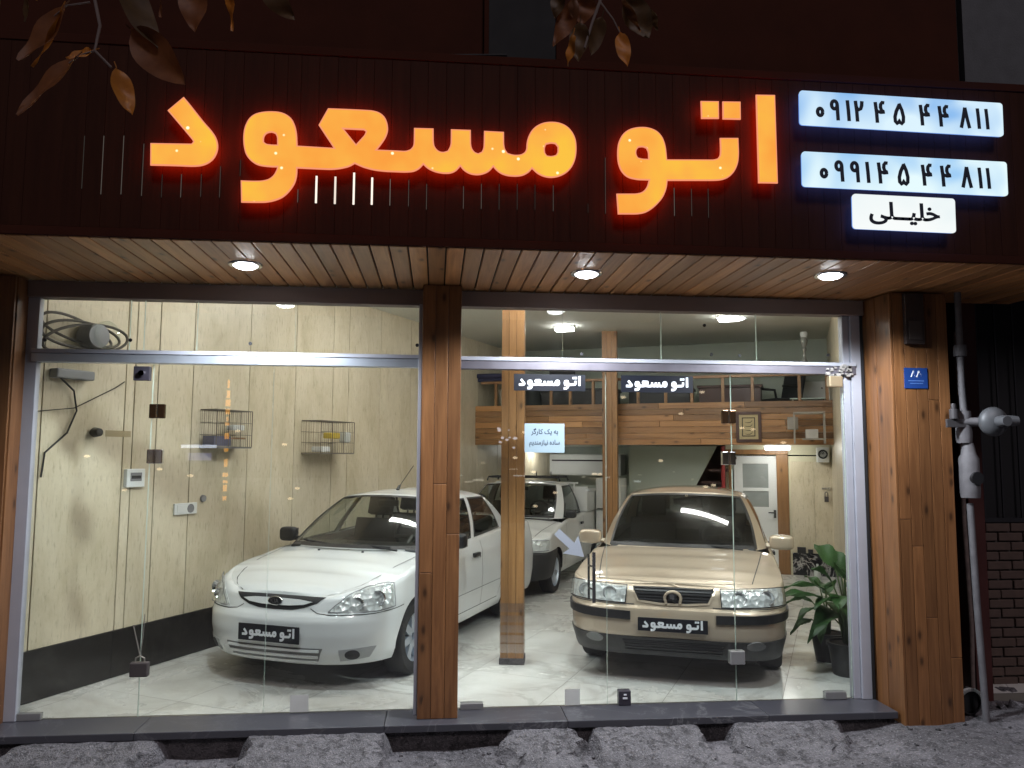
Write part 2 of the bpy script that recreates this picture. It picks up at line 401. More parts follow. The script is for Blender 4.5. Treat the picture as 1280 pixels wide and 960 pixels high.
LETTERS = [
 ('alef', [[(1.902,3.966),(2.023,3.970),(2.026,3.417),(1.904,3.414)]]),
 ('te dot', [[(1.556,3.909),(1.669,3.913),(1.668,3.804),(1.558,3.799)]]),
 ('te dot', [[(1.692,3.913),(1.805,3.917),(1.804,3.805),(1.691,3.802)]]),
 ('te waw', [[(1.035,3.316),(1.157,3.321),(1.194,3.332),(1.220,3.363),(1.231,3.405),(1.158,3.404),(1.100,3.417),(1.063,3.453),(1.044,3.506),(1.041,3.573),(1.049,3.633),(1.077,3.685),(1.119,3.716),(1.178,3.731),(1.236,3.730),(1.286,3.711),(1.319,3.674),(1.337,3.620),(1.344,3.537),(1.630,3.548),(1.655,3.556),(1.669,3.575),(1.672,3.609),(1.671,3.684),(1.786,3.689),(1.788,3.588),(1.781,3.529),(1.756,3.476),(1.721,3.441),(1.678,3.423),(1.627,3.418),(1.345,3.407),(1.339,3.359),(1.315,3.299),(1.264,3.243),(1.214,3.208),(1.164,3.196),(1.043,3.192)],
   [(1.230,3.535),(1.192,3.535),(1.167,3.541),(1.156,3.561),(1.158,3.587),(1.172,3.604),(1.197,3.608),(1.218,3.600),(1.229,3.577)]]),
 ('meem sin ain waw', [[(-1.118,3.312),(-1.045,3.312),(-0.999,3.315),(-0.962,3.326),(-0.936,3.351),(-0.922,3.384),(-0.920,3.397),(-0.949,3.396),(-0.995,3.398),(-1.033,3.405),(-1.071,3.430),(-1.097,3.465),(-1.109,3.512),(-1.114,3.568),(-1.108,3.625),(-1.087,3.674),(-1.058,3.702),(-1.020,3.716),(-0.975,3.723),(-0.921,3.723),(-0.882,3.712),(-0.847,3.686),(-0.827,3.646),(-0.816,3.598),(-0.811,3.527),(-0.609,3.523),(-0.697,3.654),(-0.646,3.756),(-0.549,3.757),(-0.447,3.757),(-0.393,3.756),(-0.353,3.746),(-0.321,3.719),(-0.305,3.678),(-0.302,3.637),(-0.315,3.596),(-0.341,3.554),(-0.364,3.523),(-0.270,3.523),(-0.200,3.522),(-0.172,3.533),(-0.157,3.554),(-0.155,3.578),(-0.155,3.662),(-0.042,3.664),(-0.040,3.584),(-0.035,3.555),(-0.014,3.531),(0.013,3.524),(0.041,3.534),(0.054,3.559),(0.058,3.580),(0.058,3.664),(0.174,3.665),(0.176,3.577),(0.182,3.552),(0.198,3.532),(0.218,3.526),(0.238,3.536),(0.248,3.557),(0.250,3.588),(0.251,3.663),(0.368,3.662),(0.369,3.585),(0.375,3.556),(0.391,3.535),(0.427,3.525),(0.468,3.529),(0.492,3.545),(0.500,3.566),(0.501,3.599),(0.508,3.633),(0.528,3.676),(0.556,3.706),(0.597,3.729),(0.646,3.738),(0.695,3.735),(0.740,3.717),(0.773,3.683),(0.794,3.637),(0.799,3.579),(0.793,3.520),(0.773,3.469),(0.740,3.431),(0.695,3.406),(0.650,3.396),(0.606,3.400),(0.565,3.418),(0.534,3.447),(0.517,3.426),(0.484,3.404),(0.444,3.396),(0.388,3.397),(0.347,3.411),(0.319,3.434),(0.307,3.449),(0.283,3.420),(0.251,3.403),(0.216,3.395),(0.172,3.399),(0.136,3.419),(0.115,3.444),(0.092,3.415),(0.060,3.399),(0.015,3.396),(-0.032,3.404),(-0.072,3.422),(-0.098,3.446),(-0.119,3.420),(-0.151,3.401),(-0.198,3.395),(-0.323,3.395),(-0.385,3.401),(-0.440,3.415),(-0.467,3.426),(-0.488,3.435),(-0.517,3.416),(-0.563,3.402),(-0.617,3.394),(-0.694,3.394),(-0.808,3.395),(-0.808,3.356),(-0.817,3.308),(-0.846,3.259),(-0.883,3.221),(-0.928,3.200),(-0.973,3.189),(-1.040,3.186),(-1.111,3.185)],
   [(-0.924,3.528),(-0.953,3.527),(-0.984,3.530),(-0.998,3.541),(-1.000,3.561),(-0.994,3.582),(-0.978,3.596),(-0.955,3.600),(-0.936,3.592),(-0.926,3.573)],
   [(-0.554,3.637),(-0.441,3.637),(-0.429,3.628),(-0.436,3.607),(-0.483,3.550)],
   [(0.646,3.606),(0.671,3.603),(0.685,3.586),(0.685,3.553),(0.675,3.536),(0.650,3.527),(0.622,3.530),(0.610,3.546),(0.608,3.575),(0.618,3.598)]]),
 ('dal', [[(-1.447,3.784),(-1.414,3.746),(-1.328,3.639),(-1.288,3.596),(-1.261,3.558),(-1.248,3.514),(-1.250,3.474),(-1.267,3.433),(-1.296,3.404),(-1.333,3.387),(-1.377,3.381),(-1.496,3.381),(-1.611,3.379),(-1.616,3.507),(-1.502,3.510),(-1.394,3.513),(-1.385,3.524),(-1.391,3.536),(-1.430,3.582),(-1.532,3.700)]]),
]
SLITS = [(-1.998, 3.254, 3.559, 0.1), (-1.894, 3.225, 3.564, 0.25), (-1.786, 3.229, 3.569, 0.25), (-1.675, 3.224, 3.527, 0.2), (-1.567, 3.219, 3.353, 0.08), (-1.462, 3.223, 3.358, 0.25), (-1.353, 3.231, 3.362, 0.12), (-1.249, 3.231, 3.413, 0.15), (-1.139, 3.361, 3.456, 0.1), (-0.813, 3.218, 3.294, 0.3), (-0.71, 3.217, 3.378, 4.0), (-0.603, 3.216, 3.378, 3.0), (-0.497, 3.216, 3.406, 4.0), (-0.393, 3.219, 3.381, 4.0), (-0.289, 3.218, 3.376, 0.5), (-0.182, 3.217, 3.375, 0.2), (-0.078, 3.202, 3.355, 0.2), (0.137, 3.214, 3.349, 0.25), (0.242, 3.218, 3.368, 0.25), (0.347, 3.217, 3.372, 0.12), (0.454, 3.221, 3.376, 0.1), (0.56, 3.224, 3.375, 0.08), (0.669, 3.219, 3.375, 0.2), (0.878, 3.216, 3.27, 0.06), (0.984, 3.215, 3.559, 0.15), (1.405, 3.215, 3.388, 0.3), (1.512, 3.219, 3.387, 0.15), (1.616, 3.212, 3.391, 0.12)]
# ================================================================== ground and shell of the showroom
GZ = -0.17
def hgt(x, y):
    """street level: higher and rubbly towards the right pier"""
    k = max(0.0, min(1.0, (x-2.4)/1.3)); k = k*k*(3-2*k)
    n_ = .010*math.sin(x*5.1+y*3)+.008*math.sin(x*11+1.3-y*7)+.006*math.sin(y*17+x*3)
    return GZ + .12*k*max(0, min(1, (y+2.2)/1.5)) + n_*(1 if abs(x) < 8 else 0)
b = B()
xs = [-60, -30, -14, -8] + [-5+.1*i for i in range(121)] + [9, 14, 30, 60]
ys = [-60, -30, -15, -8, -5, -3.5, -2.8, -2.4, -2.1] + [-1.9+.06*i for i in range(41)] + [1.2]
b.grid([[(x, y, hgt(x, y) + (rnd.random()-.5)*.006) for x in xs] for y in ys])
tag(b.obj('street', GROUND, smooth=True, fix=False), kind='structure')

# marble floor, tiles turned with the walls of the showroom
AX = math.radians(28); ca, sa = math.cos(AX), math.sin(AX)
b = B(); TS = .8
for i in range(-8, 16):
    for j in range(-6, 24):
        x0, y0 = i*TS+.002, j*TS+.002; x1, y1 = x0+TS-.004, y0+TS-.004
        pts = [(x0*ca+y0*sa-2.9, -x0*sa+y0*ca) for x0, y0 in ((x0, y0), (x1, y0), (x1, y1), (x0, y1))]
        # clip against y>=0 (the threshold)
        out = []
        for k in range(4):
            p, q = pts[k], pts[(k+1) % 4]
            if p[1] >= .04: out.append(p)
            if (p[1] >= .04) != (q[1] >= .04):
                t = (.04-p[1])/(q[1]-p[1]); out.append((p[0]+(q[0]-p[0])*t, .04))
        if len(out) >= 3 and -6 < pts[0][0] < 9 and pts[0][1] < 14:
            b.add([(x, y, 0.0) for x, y in out], [tuple(range(len(out)))])
tag(b.obj('floor', FLOOR, fix=False), kind='structure')
b = B(); b.box(-6, 9, .03, 14, -.1, -.003)
tag(b.obj('floor_grout', P('tile_grout', (.20, .185, .16), .8), fix=False), kind='structure')

# threshold
t = thing('marble_threshold', 'dark grey veined marble threshold step along the foot of the glass front', 'threshold', (.2, -.15, 0))
b = B()
for x0, x1 in ((-3.2, -1.9), (-1.897, -.32), (-.317, .9), (.903, 2.3), (2.303, 3.24)):
    b.box(x0-.2, x1-.2, -.16, .17, -.045, 0.002)
b.obj('slab', SILL, t, bevel=.004)
b = B(); b.box(-3.4, 3.03, -.125, .1, GZ-.2, -.047); b.obj('riser', RISER, t)

# concrete ramps poured in front of the threshold
def ramp(x0, x1, yo, top, label, seed, skew=0.0, rag=.05):
    r = random.Random(seed); NX, NY = 34, 20; b = B(); L = x1-x0; cx = (x0+x1)/2
    def wob(s, k): return .5*math.sin(s*7+k*2.1)+.3*math.sin(s*17+k)+.2*math.sin(s*31+k*3)
    top_, bot = [], []
    for j in range(NY+1):
        v = j/NY; rt_ = []
        for i in range(NX+1):
            u = i/NX
            e = min(u, 1-u)*L
            side = max(0, min(1, e/.09)); side = side*side*(3-2*side)
            h = top + (GZ-.03-top)*v**1.3
            z = GZ-.04 + (h-GZ+.04)*side
            if v > .92: z -= .03
            z += (r.random()-.5)*.006 + .005*wob(u*3+v*2, seed)
            x = x0 + L*u + skew*v + rag*wob(v*2, seed+u*2)*(1-2*min(u, 1-u)); y = -.275 - yo*v*(1+.12*wob(u*2, seed+9)) 
            rt_.append((x-cx, y+.5, z-GZ))
        top_.append(rt_)
    b.grid(top_)
    return single(b, 'concrete_ramp', RAMP, label, 'ramp', (cx, -.5, GZ), group='concrete ramps before the threshold', smooth=True, fix=False)
ramp(-2.64, -1.66, .75, -.045, 'rough concrete ramp at the left end of the threshold, below the padlocked glass', 1, -.25)
ramp(-1.24, -.24, .75, -.035, 'flat topped concrete ramp below the white car, just left of the wooden middle column', 2, -.02)
ramp(.42, 1.03, .55, -.04, 'dark crumbling concrete ramp right of the wooden middle column', 3, -.05, .09)
ramp(1.00, 1.86, .50, -.04, 'smooth pale concrete ramp below the door lock of the right bay', 4, .02, .03)
ramp(1.98, 2.86, .48, -.035, 'rounded concrete ramp below the beige car', 5, -.08, .05)

b = B(); r = random.Random(33)
for k in range(420):
    x, y, s_ = r.uniform(-3.2, 4.2), r.uniform(-1.3, -.3), r.choice((.003, .004, .005, .007, .012))
    M_ = Matrix.Translation((x, y, hgt(x, y)+s_*.3)) @ Matrix.Rotation(r.uniform(0, 3), 4, Vector((r.random(), r.random(), 1)))
    b.box(-s_, s_, -s_*.8, s_*.8, -s_*.6, s_*.6, M_)
tag(b.obj('grit', RAMP), kind='stuff')
# ---------------- left wall
LA = math.atan2(.88, .475)
wl = thing('stone_wall', 'beige travertine panel wall with black skirting along the white car', 'wall', (-3.056, .05, 0), LA)
joints = [0, .35, 1.07, 1.16, 1.40, 1.79, 2.52, 3.23, 3.9, 4.21, 4.91, 5.67, 6.3, 7.0, 7.8, 8.6, 9.4, 10.2, 11, 12, 13]
b = B()
for a0, a1 in zip(joints, joints[1:]): b.box(a0+.005, a1-.005, 0, .028, .368, 3.7)
b.obj('stone_cladding', TRAV, wl, bevel=.002)
b = B(); b.box(0.0, 13, .03, .25, 0, 3.7); b.obj('backing', P('joint_filler', (.05, .04, .03), .9), wl)
b = B()
for a0 in range(0, 13): b.box(max(0, a0*1.05)+.001, a0*1.05+1.047, -.012, .029, .004, .366)
b.obj('skirting', BLACKS, wl, bevel=.002)
def on_left(a, z, out=0.0):      # point on the left wall
    return (-3.056+.475*a+.88*out, .05+.88*a-.475*out, z)

# ---------------- right wall
RA = math.atan2(1, .485)
wr = thing('panelled_wall', 'pale panelled wall with vertical joints behind the potted plants', 'wall', (3.222, .05, 0), RA)
b = B()
for k in range(0, 30): b.box(k*.30+.004, k*.30+.296, -.025, 0, .32, 3.7)
b.obj('panel_cladding', TRAV, wr, bevel=.003)
b = B(); b.box(0.03, 9, -.2, -.027, 0, 3.7); b.obj('backing', P('joint_filler', (.05, .04, .03), .9), wr)
b = B(); b.box(0.0, 9, -.026, .006, .003, .318); b.obj('skirting', BLACKM, wr)
def on_right(a, z, out=0.0):
    c, s = math.cos(RA), math.sin(RA); return (3.222+c*a-s*out, .05+s*a+c*out, z)

# ---------------- ceiling and inner front wall
b = B(); b.box(-4, 9, .12, 14, 3.62, 3.75)
tag(b.obj('ceiling', CEIL), kind='structure')
single(B().box(-3.2, 3.4, 0, .1, 0, .8), 'lintel_wall', CEIL, 'plastered wall above the glass front, hidden behind the sign board', 'wall', (0, .02, 2.98))

# ---------------- mezzanine: local x along the front, y inwards
MR = math.atan2(-.425, .905); M0 = (.43, 6.95, 0)
mz = thing('mezzanine', 'pine clad gallery with a wooden railing across the back of the showroom', 'gallery', M0, MR)
b = B(); r = random.Random(5)
for k in range(7):
    z0 = 1.936+k*.0885; x = .12; first = True
    while x < 5.6:
        L = r.uniform(1.0, 2.6) if not first else r.uniform(.5, 2); first = False
        x1 = min(5.62, x+L); b.box(x+.0015, x1-.0015, -.012-.004*(k % 2), .03, z0+.0015, z0+.0865); x = x1
b.obj('board_cladding', W_X, mz, bevel=.003)
b = B(); b.box(.1, 5.66, .032, 4.6, 1.95, 2.10); b.obj('slab', CEIL, mz)
for x in (.55, .86, 1.0, 1.47, 1.78, 2.14, 2.5, 2.83, 3.24, 3.62, 4.06, 4.47, 5.10, 5.46):
    B().box(x-.022, x+.022, .0, .04, 2.555, 2.905).obj('railing_post', W_POST, mz, bevel=.003)
B().box(.3, 5.6, -.012, .055, 2.905, 2.945).obj('top_rail', W_X, mz, bevel=.004)

def inmz(s, bk, z=0.0):
    return (M0[0]+.905*s+.425*bk, M0[1]-.425*s+.905*bk, z)
# back walls
single(B().box(-.6, 6.6, 0, .12, 2.10, 3.62), 'plaster_wall', UPWALL, 'grey green plaster wall behind the gallery furniture', 'wall', inmz(0, 1.5), MR)
single(B().box(-2.5, 3.2, 0, .12, 0, 1.949), 'plaster_wall', UPWALL, 'grey green plaster wall behind the white pickup, below the gallery', 'wall', inmz(0, 3.9), MR)
cw = thing('cream_wall', 'cream wall with a wooden door frame and black marble skirting at the back', 'wall', inmz(3.95, 1.1), MR)
b = B(); b.box(0, .15, 0, .12, 0, 1.78); b.box(.82, 1.75, 0, .12, 0, 1.78); b.box(0, 1.75, 0, .12, 1.80, 1.949); b.obj('plaster', BWALL, cw)
b = B(); b.box(.80, .97, -.03, .0, 0, 1.80); b.box(.09, .15, -.03, 0, 0, 1.80); b.box(.0, .97, -.032, 0, 1.802, 1.88); b.obj('door_frame', W_POST, cw, bevel=.004)
b = B(); b.box(1.0, 1.66, -.02, -.001, 0, .33); b.obj('skirting', BLACKM, cw)
b = B(); b.box(1.0, 1.33, -.012, -.001, .332, 1.70); b.box(1.334, 1.62, -.014, -.001, .332, 1.70); b.obj('cupboard_door', TRAV, cw, bevel=.003)
single(B().box(.0, .9, 0, .1, 0, 1.949), 'partition_wall', BWALL, 'cream partition wall seen through the gap beside the door', 'wall', inmz(4.0, 2.2), MR)
# white back door
dr = thing('back_door', 'white door with a two pane window behind the roof of the beige car', 'door', inmz(4.12, 1.09), MR)
b = B(); b.box(0, .64, 0, .04, 0.003, .9); b.box(0, .13, 0, .04, .9, 1.78); b.box(.51, .64, 0, .04, .9, 1.78); b.box(.13, .51, 0, .04, 1.66, 1.78); b.box(.13, .51, 0, .04, 1.24, 1.29); b.box(.13, .51, 0, .04, .9, 1.0)
b.obj('leaf', WHITE, dr, bevel=.003)
B().box(.13, .51, .012, .02, 1.0, 1.66).obj('window_pane', P('grey_pane', (.28, .30, .29), .25), dr)
b = B(); b.box(.575, .61, -.02, -.001, .84, .96); b.tube([(.59, -.02, .92), (.59, -.05, .92), (.5, -.05, .92)], .009, 8); b.obj('handle', BLKP, dr)
# stair
st = thing('staircase', 'dark brown stair with a pale slanted side panel behind the beige car', 'staircase', inmz(2.5, .95), MR)
B().prism([(0.0, 0), (.35, 0), (1.38, 1.93), (0, 1.93)], 0, .05).obj('side_panel', UPWALL, st)
b = B()
for k in range(9): b.box(.42+k*.118, .72+k*.118, .06, .8, .17+k*.195, .21+k*.195)
b.obj('treads', DKB, st)
B().box(.3, 1.5, .82, .88, 0, 1.949).obj('back_panel', DKB, st)
B().box(1.46, 1.50, 0, .8, 0, 1.949).obj('end_panel', DKB, st)
single(B().lathe([(.028, 0), (.028, 1.93)], 14), 'red_pipe', REDB, 'red painted pipe standing beside the dark stair', 'pipe', inmz(3.97, .9))

# ---------------- wood clad posts inside
def post(x, y, wd, dp, label, rz):
    t = thing('wooden_post', label, 'post', (x, y, 0), rz, 'pine clad posts inside the showroom')
    b = B(); k = wd/3
    for i in range(3): b.box(-wd/2+i*k+.001, -wd/2+(i+1)*k-.001, -dp/2, -dp/2+.02, .05, 3.62)
    for i in range(2):
        for s in (-1, 1):
            x0 = s*wd/2; b.box(min(x0, x0-s*.02)+.001, max(x0, x0-s*.02)+.001, -dp/2+.021+i*(dp/2-.02), -dp/2+.019+(i+1)*(dp/2-.02), .05, 3.62)
    b.box(-wd/2, wd/2, dp/2-.02, dp/2, .05, 3.62)
    b.obj('cladding', W_POST, t, bevel=.003)
    B().box(-wd/2-.008, wd/2+.008, -dp/2-.008, dp/2+.008, 0.001, .055).obj('base_block', RISER, t, bevel=.004)
    return t
post(.675, 1.22, .20, .19, 'pine clad post between the white car and the beige car, wrapped near its foot', -.16)
post(2.56, 5.72, .22, .2, 'pine clad post behind the beige car, in front of the gallery', -.3)
# clear tape round the near post
tp = NT('stretch_film'); tp.fin(tp.n('MixShader', None, _0=.22, _1=tp.n('BsdfTransparent', None, Color=(.95, .93, .9)).outputs[0], _2=tp.n('BsdfGlossy', None, Color=(.9, .9, .9), Roughness=.25).outputs[0]).outputs[0])
b = B()
for k in range(5):
    z = .1+k*.085; b.box(-.106, .106, -.101, .101, z, z+.05+.03*rnd.random())
single(b, 'stretch_film', tp.m, 'clear plastic film wrapped round the foot of the nearer post', 'film', (.675, 1.22, 0.0), -.16)

# ================================================================== street front
# wood fascia that carries the sign
fa = thing('sign_fascia', 'dark brown board fascia behind the glowing letters', 'fascia', (0, -1.2, 2.985))
b = B(); x = -4.4
edges = sorted([s[0] for s in SLITS] + [-4.4+.11*i for i in range(20)] + [1.72+.105*i for i in range(27)] + [-.97, -.89, .03, .77, 1.09, 1.195, 1.3])
ee = [edges[0]]
for e in edges[1:]:
    if e-ee[-1] > .07: ee.append(e)
for a0, a1 in zip(ee, ee[1:]): b.box(a0+.0004, a1-.0004, rnd.uniform(0, .0012), .02, .05, 1.12)
b.obj('cladding', W_DK, fa, bevel=.002)
B().box(-4.4, 4.5, .022, .05, 0.052, 1.12).obj('backing', VOIDM, fa)
b = B(); b.box(-4.4, 4.5, -.004, .05, 0, .0495); b.box(-4.4, 4.5, -.006, .05, 1.1205, 1.17); b.obj('trim', DARKW, fa, bevel=.003)
for i, (x, z0, z1, k) in enumerate(SLITS):  # glowing strips on the boards stand in for light leaking through gaps
    B().box(x-((.0055 if k > 1 else .0018)), x+((.0055 if k > 1 else .0018)), -.003, -.001, z0-2.985, z1-2.985).obj('gap_glow_strip', EM('gap_light_%g' % k, (1, .86, .74), min(k*.32, 1.3)), fa)

# soffit
sf = thing('plank_soffit', 'pine plank soffit under the sign with three recessed lamps', 'soffit', (0, -1.2, 2.98))
b = B(); k = 0; x = -4.4
while x < 4.4:
    b.box(x+.0045, x+.1065, .02, 1.2, 0, .018); x += .111
b.obj('planks', W_SOF, sf, bevel=.004)
B().box(-4.4, 4.5, .06, 1.19, .0185, .1).obj('backing', VOIDM, sf)
LAMPH = EM('lamp_face', (.92, .96, 1), 26.0)
for i, (x, y, lab) in enumerate(((-1.224, -.657, 'round recessed soffit lamp above the white car'), (.97, -.67, 'round recessed soffit lamp in the middle, right of the wooden column'), (2.581, -.812, 'round recessed soffit lamp nearest the wooden pier with the house number'))):
    t = thing('recessed_lamp', lab, 'lamp', (x, y, 2.979), 0, 'recessed lamps in the soffit')
    B().lathe([(.078, -.012), (.102, -.012), (.108, -.003), (.108, .0), (.078, 0)], 40).obj('trim_ring', CHROME, t, smooth=True)
    B().lathe([(.0, -.034), (.03, -.032), (.058, -.024), (.076, -.008), (.076, -.002), (0, -.002)], 32).obj('diffuser', LAMPH, t, smooth=True)
    ld = bpy.data.lights.new('lamp_light', 'SPOT'); ld.energy = 190; ld.spot_size = math.radians(156); ld.spot_blend = .45; ld.shadow_soft_size = .06; ld.color = (.88, .94, 1)
    lo = bpy.data.objects.new('lamp_light', ld); COL.objects.link(lo); lo.parent = t; lo.location = (0, 0, -.12)

# upper facade
single(B().box(-9, 3.42, 0, .3, 4.12, 7.5), 'upper_facade', DARKW, 'unlit brown facade above the sign board', 'facade', (0, -1.0, 0))
single(B().box(3.43, 9, 0, .3, 3.9, 7.5).box(3.5, 3.56, -.05, 0, 4.2, 7.5), 'rendered_wall', GREYC, 'grey rendered wall at the upper right beyond the fascia', 'wall', (0, -.9, 0))
t = thing('upper_window', 'black unlit window opening above the middle of the sign', 'window', (.5, -1.02, 4.22))
B().box(-.21, .21, -.012, 0, .02, 1.4).obj('pane', VOIDM, t)
b = B(); b.box(-.24, .24, -.03, 0, -.015, .018); b.box(-.24, -.212, -.03, 0, .02, 1.4); b.box(.212, .24, -.03, 0, .02, 1.4); b.obj('frame', DARKW, t)
pts = [(-3.4+.1*i, 0, 4.24+.0*i-.07*math.sin(PI*i/36)) for i in range(37)]
single(B().tube([(x+.2, 0, z-4.2) for x, _, z in pts], .011, 6), 'sagging_cable', BLKM, 'black cable sagging across the unlit facade above the sign', 'cable', (0, -1.06, 4.2))

# header beam, columns
single(B().box(-2.83, -.106, -.055, .055, 0, .115).box(.166, 3.24, -.055, .055, 0, .115), 'header_beam', HEADR, 'grey brown steel header above the glass front', 'beam', (0, 0, 2.855), bevel=.004)
def boards(b, x0, x1, n, y0, y1, z0, z1, seed, split=True):
    r = random.Random(seed); wd = (x1-x0)/n
    for i in range(n):
        a0, a1 = x0+i*wd+.001, x0+(i+1)*wd-.001
        if split:
            zc = r.uniform(z0+.5, z1-.5); b.box(a0, a1, y0, y1, z0, zc-.001); b.box(a0, a1, y0, y1, zc+.001, z1)
        else: b.box(a0, a1, y0, y1, z0, z1)
mc = thing('wooden_column', 'pine clad column in the middle, between the two glass bays', 'column', (.028, -.1, 0))
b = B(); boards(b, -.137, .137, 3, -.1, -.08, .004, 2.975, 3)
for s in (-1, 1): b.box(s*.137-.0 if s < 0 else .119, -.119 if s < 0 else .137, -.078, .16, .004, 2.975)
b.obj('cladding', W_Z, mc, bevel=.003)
B().box(-.117, .117, -.077, .15, .004, 2.974).obj('core', VOIDM, mc)
lp = thing('wooden_pier', 'dark pine clad pier at the left edge of the glass front', 'pier', (-3.0, 0, GZ))
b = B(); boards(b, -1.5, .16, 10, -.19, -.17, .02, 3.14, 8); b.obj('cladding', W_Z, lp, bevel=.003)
B().box(.142, .168, -.168, .05, .02, 3.14).obj('reveal_board', W_Z, lp, bevel=.003)
B().box(-1.5, .14, -.165, .04, 0, 3.14).obj('core', VOIDM, lp)
rp = thing('wooden_pier', 'orange brown pine clad pier on the right, carrying the blue house number', 'pier', (3.26, 0, GZ))
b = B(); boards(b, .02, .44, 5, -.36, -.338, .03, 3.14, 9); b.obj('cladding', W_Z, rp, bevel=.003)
b = B(); b.box(0, .019, -.36, -.17, .03, 3.14); b.box(-.004, .017, -.168, .06, .15, 3.14); b.obj('reveal_board', W_Z, rp, bevel=.003)
B().box(.022, .438, -.336, .04, .0, 3.14).obj('core', VOIDM, rp)

# recess to the right of the pier: brick, red pillar, dark opening
bw = thing('brick_wall', 'brown brick wall at the right edge under the dark opening', 'wall', (4.05, .28, GZ))
B().box(.12, 3.0, 0.012, .25, 0, 1.43).obj('mortar', MORT, bw)
b = B(); r = random.Random(2)
for k in range(19):
    for i in range(14):
        x0 = .12+i*.215+(.107 if k % 2 else 0); d = r.uniform(-.006, .006)
        b.box(x0+.006, x0+.209, d-.012, .013, k*.075+.006, k*.075+.069, None)
b.obj('bricks', BRICK, bw, bevel=.006)
single(B().box(0, .13, -.02, .22, 0, 3.3), 'red_pillar', REDP, 'dark red painted pillar right of the gas pipe', 'pillar', (4.06, .02, GZ), bevel=.006)
t = thing('dark_opening', 'black unlit window opening above the brick wall at the right edge', 'window', (4.2, .3, 1.27))
B().box(.02, 3, .06, .1, 0, 2.5).obj('pane', VOIDM, t)
b = B()
for i in range(9): b.box(.05+i*.16, .062+i*.16, .0, .012, .0, 2.5)
b.box(0, 3, -.03, .05, -.012, .02); b.obj('grille', P('iron_grille', (.03, .03, .035), .5, .4), t)
single(B().box(0, .5, 0, .2, 0, 3.3), 'recess_wall', P('recess_plaster', (.045, .03, .028), .9, vary=.4, scale=6, bump=.4), 'dark flaking wall behind the gas pipes', 'wall', (3.70, .30, GZ))
b = B()
r = random.Random(12)
for k in range(26):
    cx, cy, s = r.uniform(-.25, 1.0), r.uniform(-.25, .25), r.uniform(.02, .075)
    M_ = Matrix.Translation((cx, cy, s*.4)) @ Matrix.Rotation(r.uniform(0, 3), 4, Vector((r.random(), r.random(), 1))) 
    b.box(-s, s, -s*.7, s*.7, -s*.5, s*.5, M_)
o = single(b, 'rubble', GROUND, None, None, (4.25, -.02, -.06), kind='stuff', bevel=.008)

# ================================================================== lettering of the sign
def shade_sign():
    t = NT('sign_face'); v = t.coord(); n_ = t.noise(v, 2.2, 3)
    c = t.ramp(n_, [(.35, (1, .36, .055)), (.52, (1, .46, .07)), (.66, (1, .56, .06))])
    vo = t.n('TexVoronoi', None, Vector=v, Scale=13.0); d = t.ramp(vo.outputs['Distance'], [(.06, (1, 1, 1)), (.15, (0, 0, 0))])
    keep = t.math('GREATER_THAN', t.n('SeparateColor', None, Color=vo.outputs['Color']).outputs[0], .35)
    c = t.mix(t.math('MULTIPLY', d, keep), c, (1.8, 1.5, .95))
    return t.fin(t.n('Emission', None, Color=c, Strength=.98).outputs[0])
FACE = shade_sign()
RIM = EM('sign_rim', (1, .34, .18), .95)
HALO = EM('sign_halo', (1, .052, .006), 8.5); RETURN = EM('sign_return', (1, .10, .025), .55)
sg = thing('illuminated_sign', 'glowing orange Persian letters reading the shop name', 'sign', (0, -1.2, 3.4))
allp = []
for nm, outl in LETTERS:
    outl = [smooth_poly(o, 2) for o in outl]
    L = [[(x, z-3.4) for x, z in o] for o in outl]
    rim = shift(flat(L, .003), 0, -.066, 0).obj('letter', RIM, sg); rim['label'] = 'glowing orange letter'
    fbx = shift(flat(L, .002, offset=-.0075), 0, -.0705, 0).obj('face', FACE, rim)
    shift(flat(L, .003, offset=-.001), 0, -.0598, 0).obj('return', RETURN, rim)
    shift(flat(L, .002, offset=-.006), 0, -.0545, 0).obj('halo_strip', HALO, rim)
    allp.append(outl)
# outline set of the name, in unit width, for plates and stickers
fl = [o for g in allp for o in g]
mx = [p for o in fl for p in o]; X0, X1 = min(p[0] for p in mx), max(p[0] for p in mx); Z0, Z1 = min(p[1] for p in mx), max(p[1] for p in mx)
LOGO = [[((x-(X0+X1)/2)/(X1-X0), (z-(Z0+Z1)/2)/(X1-X0)) for x, z in o] for o in [smooth_poly(q, 0) for g in LETTERS for q in g[1]]]
def logo(width, depth=.0015, squash=1.0): return flat([[(x*width, z*width*squash) for x, z in o] for o in LOGO], depth/2, offset=width*.0012)

# phone number boxes: Persian digits drawn as heavy strokes in a unit cell
def arc(cx, cz, r, a0, a1, n=18, rz=None): return [(cx+r*math.cos(math.radians(a0+(a1-a0)*k/n)), cz+(rz or r)*math.sin(math.radians(a0+(a1-a0)*k/n))) for k in range(n+1)]
DIG = {'0': [arc(.25, .36, .17, 0, 360)], '9': [arc(.22, .74, .19, 0, 360), [(.41, .76), (.43, .4), (.46, 0)]], '1': [[(.04, 1), (.1, .5), (.14, 0)]],
  '2': [[(.0, 1), (.08, .5), (.12, 0)], [(.02, .78), (.10, .64), (.22, .58), (.35, .63), (.42, .78), (.44, 1)]],
  '4': [[(.0, 1), (.08, .5), (.12, 0)], [(.02, .74), (.12, .56), (.35, .52), (.64, .55)], [(.62, .98), (.47, 1.0), (.37, .9), (.35, .76), (.42, .62), (.55, .56)]],
  '5': [[(.31, 1), (.5, .68), (.6, .36), (.58, .12), (.46, .02), (.36, .08), (.31, .2), (.26, .08), (.16, .02), (.04, .12), (.02, .34), (.12, .62), (.28, .86), (.36, .96)]],
  '8': [[(.0, 0), (.16, .5), (.29, 1.0)], [(.29, 1.0), (.42, .5), (.58, 0)]]}
